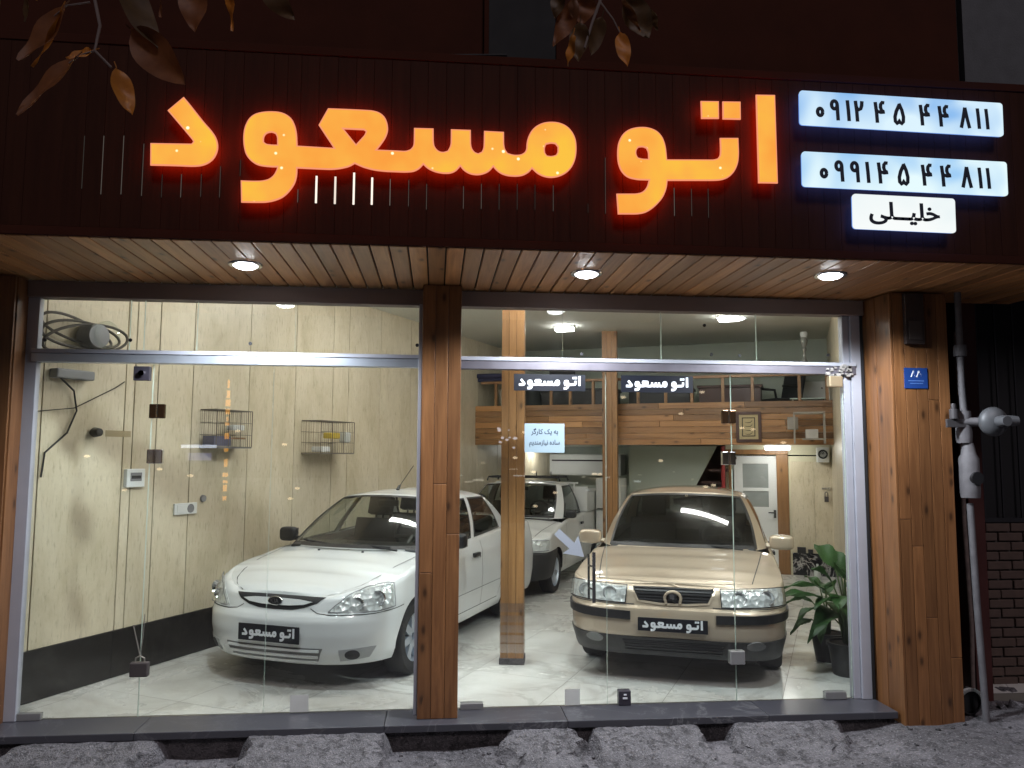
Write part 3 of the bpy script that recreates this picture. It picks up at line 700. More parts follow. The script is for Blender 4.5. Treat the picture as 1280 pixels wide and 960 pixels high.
def digits(spec, h, y):
    b = B()
    for d, x in spec:
        for st_ in DIG[d]:
            q = B(); q.tube([(x+px*h*.72, 0, (pz-.5)*h) for px, pz in st_], .0118, 8); q.v = [(vx, y+vy*.12, vz) for vx, vy, vz in q.v]; b.add(q.v, q.f)
    return b
def lightbox(label, x0, x1, z0, z1, rot, txt, tw, tx, tz, th, cols, bold):
    t = thing('light_box', label, 'light box', ((x0+x1)/2, -1.2, (z0+z1)/2), 0, 'white light boxes right of the letters')
    t.rotation_euler = (0, rot, 0)
    W, H = x1-x0, z1-z0; r_ = .02
    def rr(w_, h_):
        o = []
        for cx, cz, a in ((w_/2-r_, h_/2-r_, 0), (-w_/2+r_, h_/2-r_, 90), (-w_/2+r_, -h_/2+r_, 180), (w_/2-r_, -h_/2+r_, 270)):
            for k in range(5): q = math.radians(a+k*22.5); o.append((cx+r_*math.cos(q), cz+r_*math.sin(q)))
        return o
    tt = NT('light_box_face'); v = tt.coord((1.3, 1.3, 1.3))
    c = tt.ramp(tt.noise(v, 1.5, 2, .5, .4), [(.36, cols[0]), (.58, cols[1])])
    m_ = tt.fin(tt.n('Emission', None, Color=c, Strength=1.0).outputs[0])
    shift(flat([rr(W, H)], .004), 0, -.068).obj('face', m_, t)
    shift(flat([rr(W-.004, H-.004)], .006), 0, -.0575).obj('side_band', EM('light_box_side', (.20, .40, 1), .8), t)
    shift(flat([rr(W-.014, H-.014)], .002), 0, -.0490).obj('halo_strip', EM('light_box_halo', (.09, .22, 1), 4.0), t)
    if isinstance(txt, str): shift(text_b(txt, tw, .003, bold, th), tx, -.0735, tz).obj('lettering', INK, t)
    else:
        for grp in txt:
            for dg in grp: shift(digits([dg], th, 0), 0, -.0725, tz).obj('numeral', INK, t)
    return t
lightbox('upper of the two phone number light boxes, its number beginning 0912', 2.176, 3.50, 3.782, 3.998, math.radians(.7), [[('0', -0.5570), ('9', -0.4622), ('1', -0.3614), ('2', -0.3057)], [('4', -0.1778), ('5', -0.0533)], [('4', 0.1161), ('4', 0.2394)], [('8', 0.3816), ('1', 0.4882), ('1', 0.5451)]], 0, 0, -.003, .132, ((.22, .47, .86), (.72, .90, 1.0)), 0)
lightbox('lower of the two phone number light boxes, its number beginning 0991', 2.18, 3.508, 3.398, 3.616, math.radians(.5), [[('0', -0.5510), ('9', -0.4527), ('9', -0.3531), ('1', -0.2560)], [('4', -0.1778), ('5', -0.0474)], [('4', 0.1067), ('4', 0.2311)], [('8', 0.3674), ('1', 0.4740), ('1', 0.5285)]], 0, 0, -.003, .132, ((.30, .58, .92), (.80, .97, 1.0)), 0)
lightbox('small white light box with a name under the two phone numbers', 2.492, 3.153, 3.150, 3.366, math.radians(.6), '\uFBFD\uFEE0\u0640\u0640\uFBFF\uFEE0\uFEA7',   .455, 0, -.005, .145, ((.84, .92, .93), (.95, .98, .97)), .026)
# ================================================================== cars (local: x across, y back from the nose, z up)
def lerp_t(tab, x):
    if x <= tab[0][0]: return tab[0][1]
    for (a, va), (b_, vb) in zip(tab, tab[1:]):
        if x <= b_:
            k = (x-a)/(b_-a); k2 = k*k*(3-2*k); k = .5*k+.5*k2
            return va+(vb-va)*k
    return tab[-1][1]

class Car:
    def __init__(s, name, label, loc, rz, pt, W, F, A, p, q, L, Zt, Zc, ribs, zb, arches, WR, taper=.0, rim_kind='cap', sh=.05, roof=1.44, tint=None, pw=2.6, group='cars for sale in the showroom'):
        s.t = thing(name, label, 'car', loc, rz, group); s.W = W; s.F = F; s.A = A; s.p = p; s.q = q; s.L = L; s.Zt = Zt; s.Zc = Zc; s.zb = zb; s.sh = sh
        s.ribs = ribs; s.pt = pt; s.arches = arches; s.WR = WR; s.taper = taper; s.roofz = roof; s.tint = tint or CARGLASS; s.pw = pw
        W0 = lerp_t(W, .5); N = 400; s.phi = [0]; s.arc = [0]; pr = (0, 0)
        for i in range(1, N+1):
            ph = PI/2*i/N; c = (W0*math.sin(ph)**(2/p), A*(1-math.cos(ph)**(2/q)))
            s.arc.append(s.arc[-1]+math.hypot(c[0]-pr[0], c[1]-pr[1])); s.phi.append(ph); pr = c
        s.L1 = s.arc[-1]; s.B_ = .35
        s.side = L-A-s.B_; s.T = s.L1+s.side+s.L1*.9
    def contour(s, t, z):
        sg_ = -1 if t < 0 else 1; t = abs(t); W = lerp_t(s.W, z); F = lerp_t(s.F, z)
        if t <= s.L1:
            import bisect
            i = min(len(s.arc)-2, max(0, bisect.bisect_right(s.arc, t)-1)); k = (t-s.arc[i])/(s.arc[i+1]-s.arc[i])
            ph = s.phi[i]+k*(s.phi[i+1]-s.phi[i])
            x = W*math.sin(ph)**(2/s.p); y = F+(s.A+.0-F*.6)*(1-max(0, math.cos(ph))**(2/s.q))
        elif t <= s.L1+s.side:
            k = (t-s.L1)/s.side; y0 = F*.4+s.A; y = y0+(s.L-s.B_-y0)*k; x = W*(1+s.taper*math.sin(PI*k))
        else:
            ph = min(1, (t-s.L1-s.side)/(s.L1*.9))*PI/2; x = W*max(0, math.cos(ph))**(2/4.0); y = s.L-s.B_+s.B_*math.sin(ph)**(2/2.4)
        return Vector((sg_*x, y, z))
    def S(s, t, z, off=0.0):
        zt = lerp_t(s.Zt, abs(t)); p = s.contour(t, z)
        e = 1e-3
        n = (s.contour(t+e, z)-s.contour(t-e, z)).cross(s.contour(t, z+e)-s.contour(t, z-e))
        n = n.normalized() if n.length > 0 else Vector((0, -1, 0))
        if n.y > .99 and abs(t) < .1: n = -n
        d = zt-z; ins = 0
        if 0 <= d < s.sh: k = 1-d/s.sh; ins = s.sh*.6*(1-math.sqrt(max(0, 1-k*k)))
        return p+n*(off-ins)
    def t_of_y(s, y, z=.5):
        y0 = lerp_t(s.F, z)*.4+s.A; return s.L1+(y-y0)/(s.L-s.B_-y0)*s.side
    # ---- shell
    def shell(s):
        ts = []; t = 0
        while t < s.T: ts.append(t); t += .022 if t < s.L1+.6 else .035
        ts.append(s.T); ts = [-x for x in ts[:0:-1]]+ts
        NV = 34; vs = []; fs = []
        for i, t in enumerate(ts):
            zt = lerp_t(s.Zt, abs(t))
            for j in range(NV+1):
                v = j/NV; v = v if v < .8 else .8+.2*(1-(1-(v-.8)/.2)**1.5)
                vs.append(s.S(t, s.zb+(zt-s.zb)*v))
        n = NV+1
        inside = [False]*len(vs); R = s.WR+.045
        for i, p in enumerate(vs):
            for ya in s.arches:
                zc = s.WR
                d = math.hypot(p.y-ya, p.z-zc)
                if abs(p.x) > .45 and d < R: inside[i] = ya
        def snap(k):
            p = vs[k]; ya = inside[k]; zc = s.WR; d = math.hypot(p.y-ya, p.z-zc) or 1e-6
            q = Vector((p.x, ya+(p.y-ya)*R/d, zc+(p.z-zc)*R/d))
            if q.z < s.zb+.002: q = Vector((p.x, ya+math.copysign(math.sqrt(R*R-(zc-s.zb)**2), p.y-ya), s.zb))
            return q
        keep = []
        for i in range(len(ts)-1):
            for j in range(NV):
                q = (i*n+j, (i+1)*n+j, (i+1)*n+j+1, i*n+j+1)
                if all(inside[k] for k in q): continue
                keep.append(q)
        used = {k for q in keep for k in q if inside[k]}
        for k in used: vs[k] = snap(k)
        b = B(); b.v = [tuple(p) for p in vs]; b.f = keep
        s.top = {t: vs[i*n+NV] for i, t in enumerate(ts)}
        # upper deck (bonnet, boot); under the cabin it is left open
        half = [t for t in ts if t > 0]
        def row(t):
            pR = s.top[t]; pL = s.top[-t]; zc = lerp_t(s.Zc, pR.y); r_ = []
            for k in range(25):
                u = -1+2*k/24; f = (1-abs(u)**s.pw)
                r_.append(Vector((pR.x*u, pR.y+(s.bow(pR.y, u)), pR.z+(zc-pR.z)*f)))
            return r_
        rows = [[s.top[0]]*25]+[row(t) for t in half]
        y0, y1 = s.cab
        A_ = [r_ for r_ in rows if r_[12].y <= y0+.03]; C_ = [r_ for r_ in rows if r_[12].y >= y1-.03]; D_ = [r_ for r_ in rows if y0-.06 <= r_[12].y <= y1+.06]
        b.grid([[tuple(p) for p in r_] for r_ in A_], True); b.grid([[tuple(p) for p in r_] for r_ in C_], True)
        s.deckrows = rows
        d = B(); d.grid([[(p.x*.985, p.y, p.z-.07) for p in r_] for r_ in D_], True)
        s.body = b; s.deckb = d
    def bow(s, y, u): return 0.0
    def deck(s, x, y, off=.003):
        best = min((r_ for r_ in s.deckrows), key=lambda r_: abs(r_[12].y-y)); xe = max(1e-3, abs(best[24].x)); u = max(-1, min(1, x/xe))
        zc = lerp_t(s.Zc, y); zt = best[24].z; return Vector((x, y, zt+(zc-zt)*(1-abs(u)**s.pw)+off))
    # ---- cabin
    def cabin(s, cells, glass_cells, bulge=.03, roofbump=.04):
        """ribs: list of (bottom, top) for the right half from the windscreen centre to the rear window centre"""
        rb = [(Vector(a), Vector(c)) for a, c in s.ribs]; NU = 14
        def rib(i, u):
            a, c = rb[i]; p = a.lerp(c, u)
            k = math.sin(PI*u)
            if i not in (0, len(rb)-1): p.x += bulge*k*.8
            p.z += .5*bulge*k if i in (0, 1, len(rb)-1) else 0
            if u > .9:
                kk = (u-.9)/.1; p.x -= (.02*kk*kk if i not in (0, len(rb)-1) else 0)
            return p
        def surf(i, a, u):
            A_, C_ = rib(i, u), rib(i+1, u); p = A_.lerp(C_, a)
            if i == 0:
                p.y = A_.y+(C_.y-A_.y)*a*a; p.z = A_.z+(C_.z-A_.z)*a*a
            if i == len(rb)-2:
                k = 1-a; p.y = C_.y+(A_.y-C_.y)*k*k; p.z = C_.z+(A_.z-C_.z)*k*k
            return p
        s.surf = surf
        b = s.body
        names = {0: 'windscreen', len(rb)-2: 'rear_window'}
        for i in range(len(rb)-1):
            na = 14 if i in (0, len(rb)-2) else 8
            glass_ = i in glass_cells; u0, u1 = (.03, .93) if glass_ else (0, 1)
            if i in (0, len(rb)-2): u0, u1 = .02, .95
            for sx in (1, -1):
                def G(a0, a1, v0, v1, k, m, off=0):
                    out = []
                    for x in range(m+1):
                        u = v0+(v1-v0)*x/m; r_ = []
                        for y in range(k+1):
                            a = a0+(a1-a0)*y/k; p = surf(i, a, u)
                            if off:
                                e = .01; nn = (surf(i, min(1, a+e), u)-surf(i, max(0, a-e), u)).cross(surf(i, a, min(1, u+e))-surf(i, a, max(0, u-e)))
                                if nn.length > 0:
                                    nn.normalize()
                                    if nn.x*p.x+nn.y*(p.y-2) < 0: nn = -nn
                                    p = p+nn*off
                            r_.append((sx*p.x, p.y, p.z))
                        out.append(r_)
                    return out
                if glass_:
                    b.grid(G(0, 1, 0, u0, na, 1), sx > 0); b.grid(G(0, 1, u1, 1, na, 3), sx > 0)
                    key = names.get(i)
                    tr = s.trimb
                    tw = .035 if i in (0, len(rb)-2) else .03
                    a0_, a1_ = (0, 1) 
                    if key is None or key == 'windscreen' or key == 'rear_window':
                        g = s.gl.setdefault((key or 'side_window', 0 if key else (i, sx)), B())
                        g.grid(G(0, 1, u0, u1, na, NU), sx > 0)
                        lo = 0 if i == 0 else tw; hi = 1 if i == len(rb)-2 else 1-tw
                        tr.grid(G(0, 1, u0-.01, u0+.045, na, 1, .003)); tr.grid(G(0, 1, u1-.03, u1+.012, na, 1, .003))
                        if i != 0: tr.grid(G(0, tw*(1 if i != len(rb)-2 else 1), u0, u1, 1, NU, .003))
                        if i != len(rb)-2: tr.grid(G(1-tw, 1, u0, u1, 1, NU, .003))
                else: b.grid(G(0, 1, 0, 1, na, NU), sx > 0)
        # roof
        loop = []
        for i in range(len(rb)-1):
            na = 14 if i in (0, len(rb)-2) else 8
            for k in range(na if i < len(rb)-2 else na+1): loop.append(surf(i, k/na, 1.0))
        yf, yr = loop[0].y, loop[-1].y
        rows = []
        for p in loop:
            r_ = []
            k = (p.y-yf)/(yr-yf); zc = s.roofz*1.0-.0+(-.03*(2*k-1)**2) if True else 0
            zcen = max(p.z, lerp_t([(yf, loop[0].z), (yf+.35, s.roofz-.006), ((yf+yr)/2, s.roofz), (yr-.3, s.roofz-.012), (yr, loop[-1].z)], p.y))
            for m in range(17):
                u = -1+m/8; r_.append((p.x*u, p.y, p.z+(zcen-p.z)*(1-abs(u)**2.2)))
            rows.append(r_)
        b.grid(rows, True)
        s.looptop = loop
    # ---- surface fittings
    def patch(s, poly, off, name, mat, parent=None, thick=.01, step=.025, smooth=True, label=None):
        pts = []; n = len(poly)
        for i in range(n):
            a, c = Vector(poly[i]), Vector(poly[(i+1) % n]); m = max(1, int((c-a).length/step))
            for k in range(m): pts.append(a.lerp(c, k/m))
        nb = len(pts); x0, x1 = min(p.x for p in pts), max(p.x for p in pts); z0, z1 = min(p.y for p in pts), max(p.y for p in pts)
        inner = []
        nx, nz = int((x1-x0)/step)+1, int((z1-z0)/step)+1
        for i in range(nx):
            for j in range(nz): inner.append(Vector((x0+(i+.5)*step, z0+(j+.5)*step)))
        V, E_, Fc, *_ = delaunay_2d_cdt(pts+inner, [(i, (i+1) % nb) for i in range(nb)], [list(range(nb))], 1, 1e-5)
        b = B(); o = len(V)
        top = [s.S(v.x, v.y, off) for v in V]
        b.v = [tuple(p) for p in top]; b.f = [tuple(f) for f in Fc]
        rim = [tuple(s.S(p.x, p.y, off-thick)) for p in pts]; ru = [tuple(s.S(p.x, p.y, off)) for p in pts]
        b.add(ru+rim, [(i, (i+1) % nb, nb+(i+1) % nb, nb+i) for i in range(nb)])
        ob = b.obj(name, mat, parent or s.t, smooth=smooth)
        if label: ob['label'] = label
        return ob
    def rib_on(s, b, pts, width, off=.0015):
        """ribbon of the given width along (t,z) points"""
        P_ = [Vector(p) for p in pts]; L_, R_ = [], []
        fine = []
        for a, c in zip(P_, P_[1:]):
            m = max(1, int((c-a).length/.03))
            for k in range(m): fine.append(a.lerp(c, k/m))
        fine.append(P_[-1])
        for i, p in enumerate(fine):
            d = (fine[min(i+1, len(fine)-1)]-fine[max(0, i-1)]).normalized(); n = Vector((-d.y, d.x))*width/2
            L_.append(tuple(s.S(*(p+n), off))); R_.append(tuple(s.S(*(p-n), off)))
        b.grid([L_, R_])
    def wheels(s, tr, wid, rim, kind, mat):
        for y in s.arches:
            for sx in (1, -1):
                r = s.WR; t = B()
                h = wid/2; prof = [(rim, -h*.9), (r*.93, -h), (r*.985, -h*.82), (r, -h*.4), (r, h*.4), (r*.985, h*.82), (r*.93, h), (rim, h*.9)]
                t.lathe(prof, 48, 'x')
                w_ = t.obj('wheel', RUB, s.t, smooth=True); w_.location = (sx*tr, y, r)
                b = B()
                if kind == 'cap':
                    b.lathe([(0, h*.55), (.045, h*.62), (.06, h*.5), (rim*.62, h*.62), (rim*.95, h*.72), (rim*1.0, h*.9), (rim*1.0, -h*.8), (0, -h*.8)], 40, 'x')
                    for k in range(9):
                        a = 2*PI*k/9; M_ = Matrix.Rotation(a, 4, 'X'); b.box(h*.6, h*.78, -.022, .022, rim*.35, rim*.9, M_)
                else:
                    b.lathe([(0, h*.35), (rim*.3, h*.35), (rim*.34, h*.1), (rim*.9, h*.1), (rim, h*.9), (rim, -h*.8), (0, -h*.8)], 40, 'x')
                    for k in range(7):
                        a = 2*PI*k/7; M_ = Matrix.Rotation(a, 4, 'X'); b.box(h*.1, h*.66, -.03, .03, .03, rim*.97, M_)
                if sx < 0: b.v = [(-x, y_, z) for x, y_, z in b.v]
                b.obj('rim', mat, w_, smooth=True)
            # inner arch
            b = B(); R = s.WR+.05
            for sx in (1, -1):
                rows = []
                for k in range(17):
                    a = -.25+(PI+.5)*k/16; rows.append([(sx*xx, y+R*math.cos(a), s.WR+R*math.sin(a)) for xx in (.42, tr+wid*(.3 if y > 1.5 else -.35))])
                b.grid(rows)
                rows = []
                for k in range(17):
                    a = -.25+(PI+.5)*k/16; rows.append([(sx*.42, y+rr_*math.cos(a), s.WR+rr_*math.sin(a)) for rr_ in (0.0, R)])
                b.grid(rows)
            b.obj('wheel_arch_liner', BLKM, s.t)
    def seats(s, ys, zb, xs=(-.36, .36), wd=.24):
        for y in ys:
            for x in xs:
                b = B(); M_ = Matrix.Translation((x, y, zb)) @ Matrix.Rotation(-.3, 4, 'X')
                b.box(-wd, wd, -.05, .07, -.35, .42, M_); b.box(-.13, .13, -.03, .06, .47, .66, M_); b.box(-.05, -.03, 0, .02, .4, .5, M_); b.box(.03, .05, 0, .02, .4, .5, M_)
                b.obj('seat', SEAT, s.t, bevel=.055, smooth=True)
    def dash(s, y, z, wdt, wheel_x):
        b = B(); b.box(-wdt, wdt, y, y+.45, z-.3, z-.02); b.obj('dashboard', BLKP, s.t, bevel=.05, smooth=True)
        b = B(); c = Vector((wheel_x, y+.52, z+.02)); R_ = Matrix.Rotation(-1.05, 3, 'X')
        ring = [c+R_ @ Vector((.18*math.cos(2*PI*k/28), .18*math.sin(2*PI*k/28), 0)) for k in range(28)]
        b.tube(ring, .014, 8, True); b.tube([c+R_ @ Vector((-.17, 0, 0)), c+R_ @ Vector((.17, 0, 0))], .02, 8); b.tube([c, c+R_ @ Vector((0, 0, -.25))], .03, 8)
        b.obj('steering_wheel', BLKP, s.t, smooth=True)
    def mirror(s, x, y, z, w_, h_, d_, mat, rot=0.0):
        for sx in (1, -1):
            b = B(); bm = bmesh.new(); bmesh.ops.create_uvsphere(bm, u_segments=20, v_segments=14, radius=1)
            for v in bm.verts:
                c = v.co; f = lambda a: math.copysign(abs(a)**.5, a)
                b.v.append((sx*(x+f(c.x)*w_), y+f(c.y)*d_, z+f(c.z)*h_))
            b.f = [tuple(v.index for v in f_.verts) for f_ in bm.faces]; bm.free()
            b.tube([(sx*(x-w_*1.7), y+.01, z-h_*.65), (sx*(x-.3*w_), y, z-h_*.45)], h_*.35, 8)
            m_ = b.obj('side_mirror', mat, s.t, smooth=True)
            g = B(); g.box(sx*x-w_*.85, sx*x+w_*.85, y+d_*.92, y+d_*1.04, z-h_*.8, z+h_*.8); g.obj('mirror_glass', CHROME, m_)
    def plate(s, z, wdt, hh, off, dx=0.0):
        y = lerp_t(s.F, z)
        b = B(); b.box(-wdt/2, wdt/2, -.006, .006, -hh/2, hh/2); pl = b.obj('number_plate', STICKB, s.t, bevel=.003); pl.location = (dx, y-off, z)
        lg = logo(wdt*.86, .002, 1.0); q = shift(lg, 0, -.0075, 0).obj('plate_lettering', STICK, pl)
        return pl
    def line3(s, b, pts, wd):
        L_, R_ = [], []
        P_ = [Vector(p) for p in pts]
        for i, p in enumerate(P_):
            d = (P_[min(i+1, len(P_)-1)]-P_[max(0, i-1)]).normalized(); n = Vector((-d.y, d.x, 0)).normalized()*wd/2
            L_.append(tuple(p+n)); R_.append(tuple(p-n))
        b.grid([L_, R_])
    def finish(s):
        b = s.body.obj('body', s.pt, s.t, smooth=True, fix=False)
        bm = bmesh.new(); bm.from_mesh(b.data); bmesh.ops.remove_doubles(bm, verts=bm.verts, dist=.0008); bmesh.ops.recalc_face_normals(bm, faces=bm.faces)
        for f in bm.faces: f.smooth = True
        bm.to_mesh(b.data); bm.free()
        s.deckb.obj('parcel_shelf', BLKM, s.t, smooth=True)
        s.trimb.obj('window_seal', BLKP, s.t)
        for (nm, k), g in s.gl.items(): g.obj(nm, s.tint, s.t, smooth=True)
        u = B(); u.box(-.62, .62, .62, s.L-.5, s.zb-.02, s.zb+.12); u.obj('underbody', BLKM, s.t)

def lamp_disc(car, t, z, r, off, parent):
    p = car.S(t, z, off); b = B(); b.lathe([(0, .03), (r*.5, .022), (r*.85, .004), (r, -.006), (r*1.06, -.006), (r*1.06, .006), (0, .034)], 28, 'y', tuple(p)); b.obj('reflector', CHROME, parent, smooth=True)

def mirrorpoly(p): return [(-t, z) for t, z in p][::-1]

# ---------------------------------------------------------------- white saloon
def build_white():
    A = .58
    c = Car('parked_car', 'white saloon car parked beside the beige stone wall, behind the left glass bay', RIO_LOC, RIO_RZ, P_WHITE,
        W=[(.15, .76), (.28, .815), (.45, .838), (.62, .842), (.8, .825), (.95, .785), (1.05, .76)],
        F=[(.17, .13), (.22, .06), (.30, .015), (.42, 0), (.52, .008), (.565, .03), (.585, .055), (.68, .085), (.74, .13), (.82, .26)], A=A, p=3.0, q=2.15, L=4.24,
        Zt=[(0, .715), (.30, .715), (.45, .725), (.62, .775), (.85, .805), (1.05, .83), (1.35, .875), (1.75, .925), (2.3, .955), (3.2, .985), (4.1, 1.01), (4.6, 1.0), (6, .98)],
        Zc=[(0, .715), (.13, .716), (.25, .765), (.45, .825), (.75, .89), (1.0, .93), (1.2, .95), (1.5, .96), (3.3, 1.02), (3.6, 1.05), (4.0, 1.05), (4.24, 1.0)],
        ribs=[((0, 1.02, .945), (0, 1.80, 1.395)), ((.68, 1.24, .93), (.53, 1.95, 1.36)), ((.755, 1.42, .925), (.565, 2.04, 1.355)), ((.775, 2.12, .95), (.585, 2.36, 1.36)), ((.775, 2.20, .953), (.585, 2.44, 1.36)),
              ((.76, 2.98, .985), (.58, 2.86, 1.35)), ((.67, 3.42, 1.01), (.53, 3.04, 1.335)), ((0, 3.58, 1.03), (0, 3.14, 1.375))],
        zb=.20, arches=(.82, 3.23), WR=.295, sh=.06, roof=1.43)
    c.cab = (1.18, 3.45); c.gl = {}; c.trimb = B()
    c.shell(); c.cabin(None, {0, 2, 4, 6}); c.finish()
    c.wheels(.735, .19, .195, 'alloy', ALU)
    # headlamps
    hl = [(.45, .592), (.50, .640), (.56, .688), (.62, .724), (.69, .750), (.78, .768), (.87, .774), (.93, .770), (.955, .725), (.97, .66), (.975, .612), (.84, .594), (.62, .587)]
    for pl in (hl, mirrorpoly(hl)):
        h = c.patch(pl, .003, 'headlamp', REFLECT, None, .012)
        sg_ = 1 if pl is hl else -1
        lamp_disc(c, sg_*.82, .68, .056, .004, h); lamp_disc(c, sg_*.66, .65, .046, .004, h)
        c.patch([(t*.998, z) for t, z in pl], .026, 'lens', LENS, h, .022)
        b = B(); q = pl+[pl[0]]; c.rib_on(b, q, .008, .0275); b.obj('lamp_edge', GREYP, h)
    # grille
    g = [(-.405, .698), (-.2, .708), (0, .710), (.2, .708), (.405, .698), (.345, .652), (.25, .618), (.15, .600), (0, .596), (-.15, .600), (-.25, .618), (-.345, .652)]
    gr = c.patch(g, .004, 'grille', BLKM, None, .01)
    c.patch([(-.31, .660), (-.2, .675), (0, .680), (.2, .675), (.31, .660), (.24, .636), (.13, .626), (0, .624), (-.13, .626), (-.24, .636)], .016, 'grille_bar', P_WHITE, gr, .012)
    p = c.S(0, .652, .022); b = B()
    def oval(rx, rz, y): return [(rx*math.cos(2*PI*k/28)+p.x, rz*math.sin(2*PI*k/28)+p.z) for k in range(28)]
    b.prism(oval(.066, .034, 0), p.y-.008, p.y+.01); bd = b.obj('badge', CHROME, gr, bevel=.002, smooth=True)
    B().prism(oval(.058, .028, 0), p.y-.0095, p.y).obj('badge_field', BLKP, bd)
    shift(text_b('KIA', .075, .002, .02), p.x, p.y-.0105, p.z).obj('badge_lettering', CHROME, bd)
    # bumper seam, lower grille, fog lamp recesses
    b = B()
    for s_ in (1, -1):
        c.rib_on(b, [(s_*.30, .615), (s_*.36, .583), (s_*.45, .574), (s_*.8, .574), (s_*1.0, .588), (s_*1.12, .60), (s_*c.t_of_y(.52), .605)], .006)
        yA, yB, yC = 1.30, 2.27, 3.02
        c.rib_on(b, [(s_*c.t_of_y(yA+.02), .30), (s_*c.t_of_y(yA), .6), (s_*c.t_of_y(yA+.02), .90)], .006)
        c.rib_on(b, [(s_*c.t_of_y(yB), .30), (s_*c.t_of_y(yB), .92)], .007)
        c.rib_on(b, [(s_*c.t_of_y(yC-.25), .32), (s_*c.t_of_y(yC-.12), .6), (s_*c.t_of_y(yC), .97)], .006)
        c.rib_on(b, [(s_*c.t_of_y(1.3), .30), (s_*c.t_of_y(2.75), .30)], .007)
        c.rib_on(b, [(s_*c.t_of_y(1.15), .47), (s_*c.t_of_y(3.0), .48)], .005)
        c.line3(b, [c.deck(s_*x, y, .004) for x, y in ((.39, .17), (.50, .24), (.58, .34), (.635, .5), (.67, .75), (.69, 1.0), (.70, 1.16))], .008)
    b.obj('panel_gap', P('gap_dark', (.06, .06, .06), .8), c.t)
    lg = c.patch([(-.44, .335), (.44, .335), (.40, .235), (.2, .222), (-.2, .222), (-.40, .235)], .003, 'lower_grille', P('intake_grey', (.16, .16, .16), .7), None, .01)
    for z in (.315, .272, .236):
        c.patch([(-.42+.3*(.33-z), z+.010), (.42-.3*(.33-z), z+.010), (.42-.3*(.33-z), z-.008), (-.42+.3*(.33-z), z-.008)], .014, 'intake_bar', P_WHITE, lg, .012)
    for s_ in (1, -1):
        f = [(s_*.56, .325), (s_*.80, .338), (s_*.86, .335), (s_*.80, .255), (s_*.57, .235)]
        if s_ < 0: f = f[::-1]
        fr_ = c.patch(f, .004, 'fog_lamp_surround', P('surround_grey', (.36, .37, .38), .4), None, .01)
        o_ = [(s_*(.665+.058*math.cos(2*PI*k/20)), .285+.036*math.sin(2*PI*k/20)) for k in range(20)]
        c.patch(o_ if s_ > 0 else o_[::-1], .007, 'fog_lamp_hole', BLKM, fr_, .006, .02)
    c.plate(.43, .54, .125, .02)
    c.mirror(.90, 1.50, 1.0, .085, .068, .055, BLKP)
    for s_ in (1, -1):
        for yy in (2.08,):
            p = c.S(s_*c.t_of_y(yy), .80, .012); b = B(); b.box(p.x-.02, p.x+.02, p.y-.075, p.y+.075, p.z-.022, p.z+.022); b.obj('door_handle', BLKP, c.t, bevel=.012, smooth=True)
            p = c.S(s_*c.t_of_y(yy+.13), .775, .0); B().lathe([(0, -.006), (.012, -.006), (.012, .006), (0, .006)], 14, 'x', tuple(p)).obj('door_lock', CHROME, c.t)
    # wipers, washer jets, aerial
    for x0, x1, y1, z1 in ((.05, -.50, 1.20, .985), (.52, -.02, 1.16, .985)):
        b = B(); b.tube([(x0, 1.04, .948), ((x0*.45+x1*.55), 1.10, .975), (x1, y1, z1)], .009, 6); b.tube([(x0-.08, 1.075, .965), (x1-.02, y1-.005, z1+.004)], .007, 6); b.obj('wiper', BLKM, c.t)
    for x in (-.22, .22): 
        p = c.deck(x, .98, .004); B().lathe([(0, -.004), (.012, -.004), (.010, .007), (0, .008)], 12, 'z', tuple(p)).obj('washer_jet', BLKP, c.t)
    b = B(); b.tube([(.0, 2.05, 1.42), (.0, 2.08, 1.455), (.0, 2.11, 1.47)], [.02, .014, .006], 8); b.tube([(.0, 2.09, 1.46), (.0, 2.40, 1.66)], .004, 6); b.obj('aerial', BLKP, c.t)
    c.seats((2.2,), .70); c.seats((2.98,), .70, (-.38, 0, .38)); c.dash(1.15, .98, .66, .36)
    p = Vector((0, 1.86, 1.30)); B().box(-.11, .11, p.y-.02, p.y+.02, p.z-.03, p.z+.03).obj('rear_view_mirror', BLKP, c.t, bevel=.012)
    return c

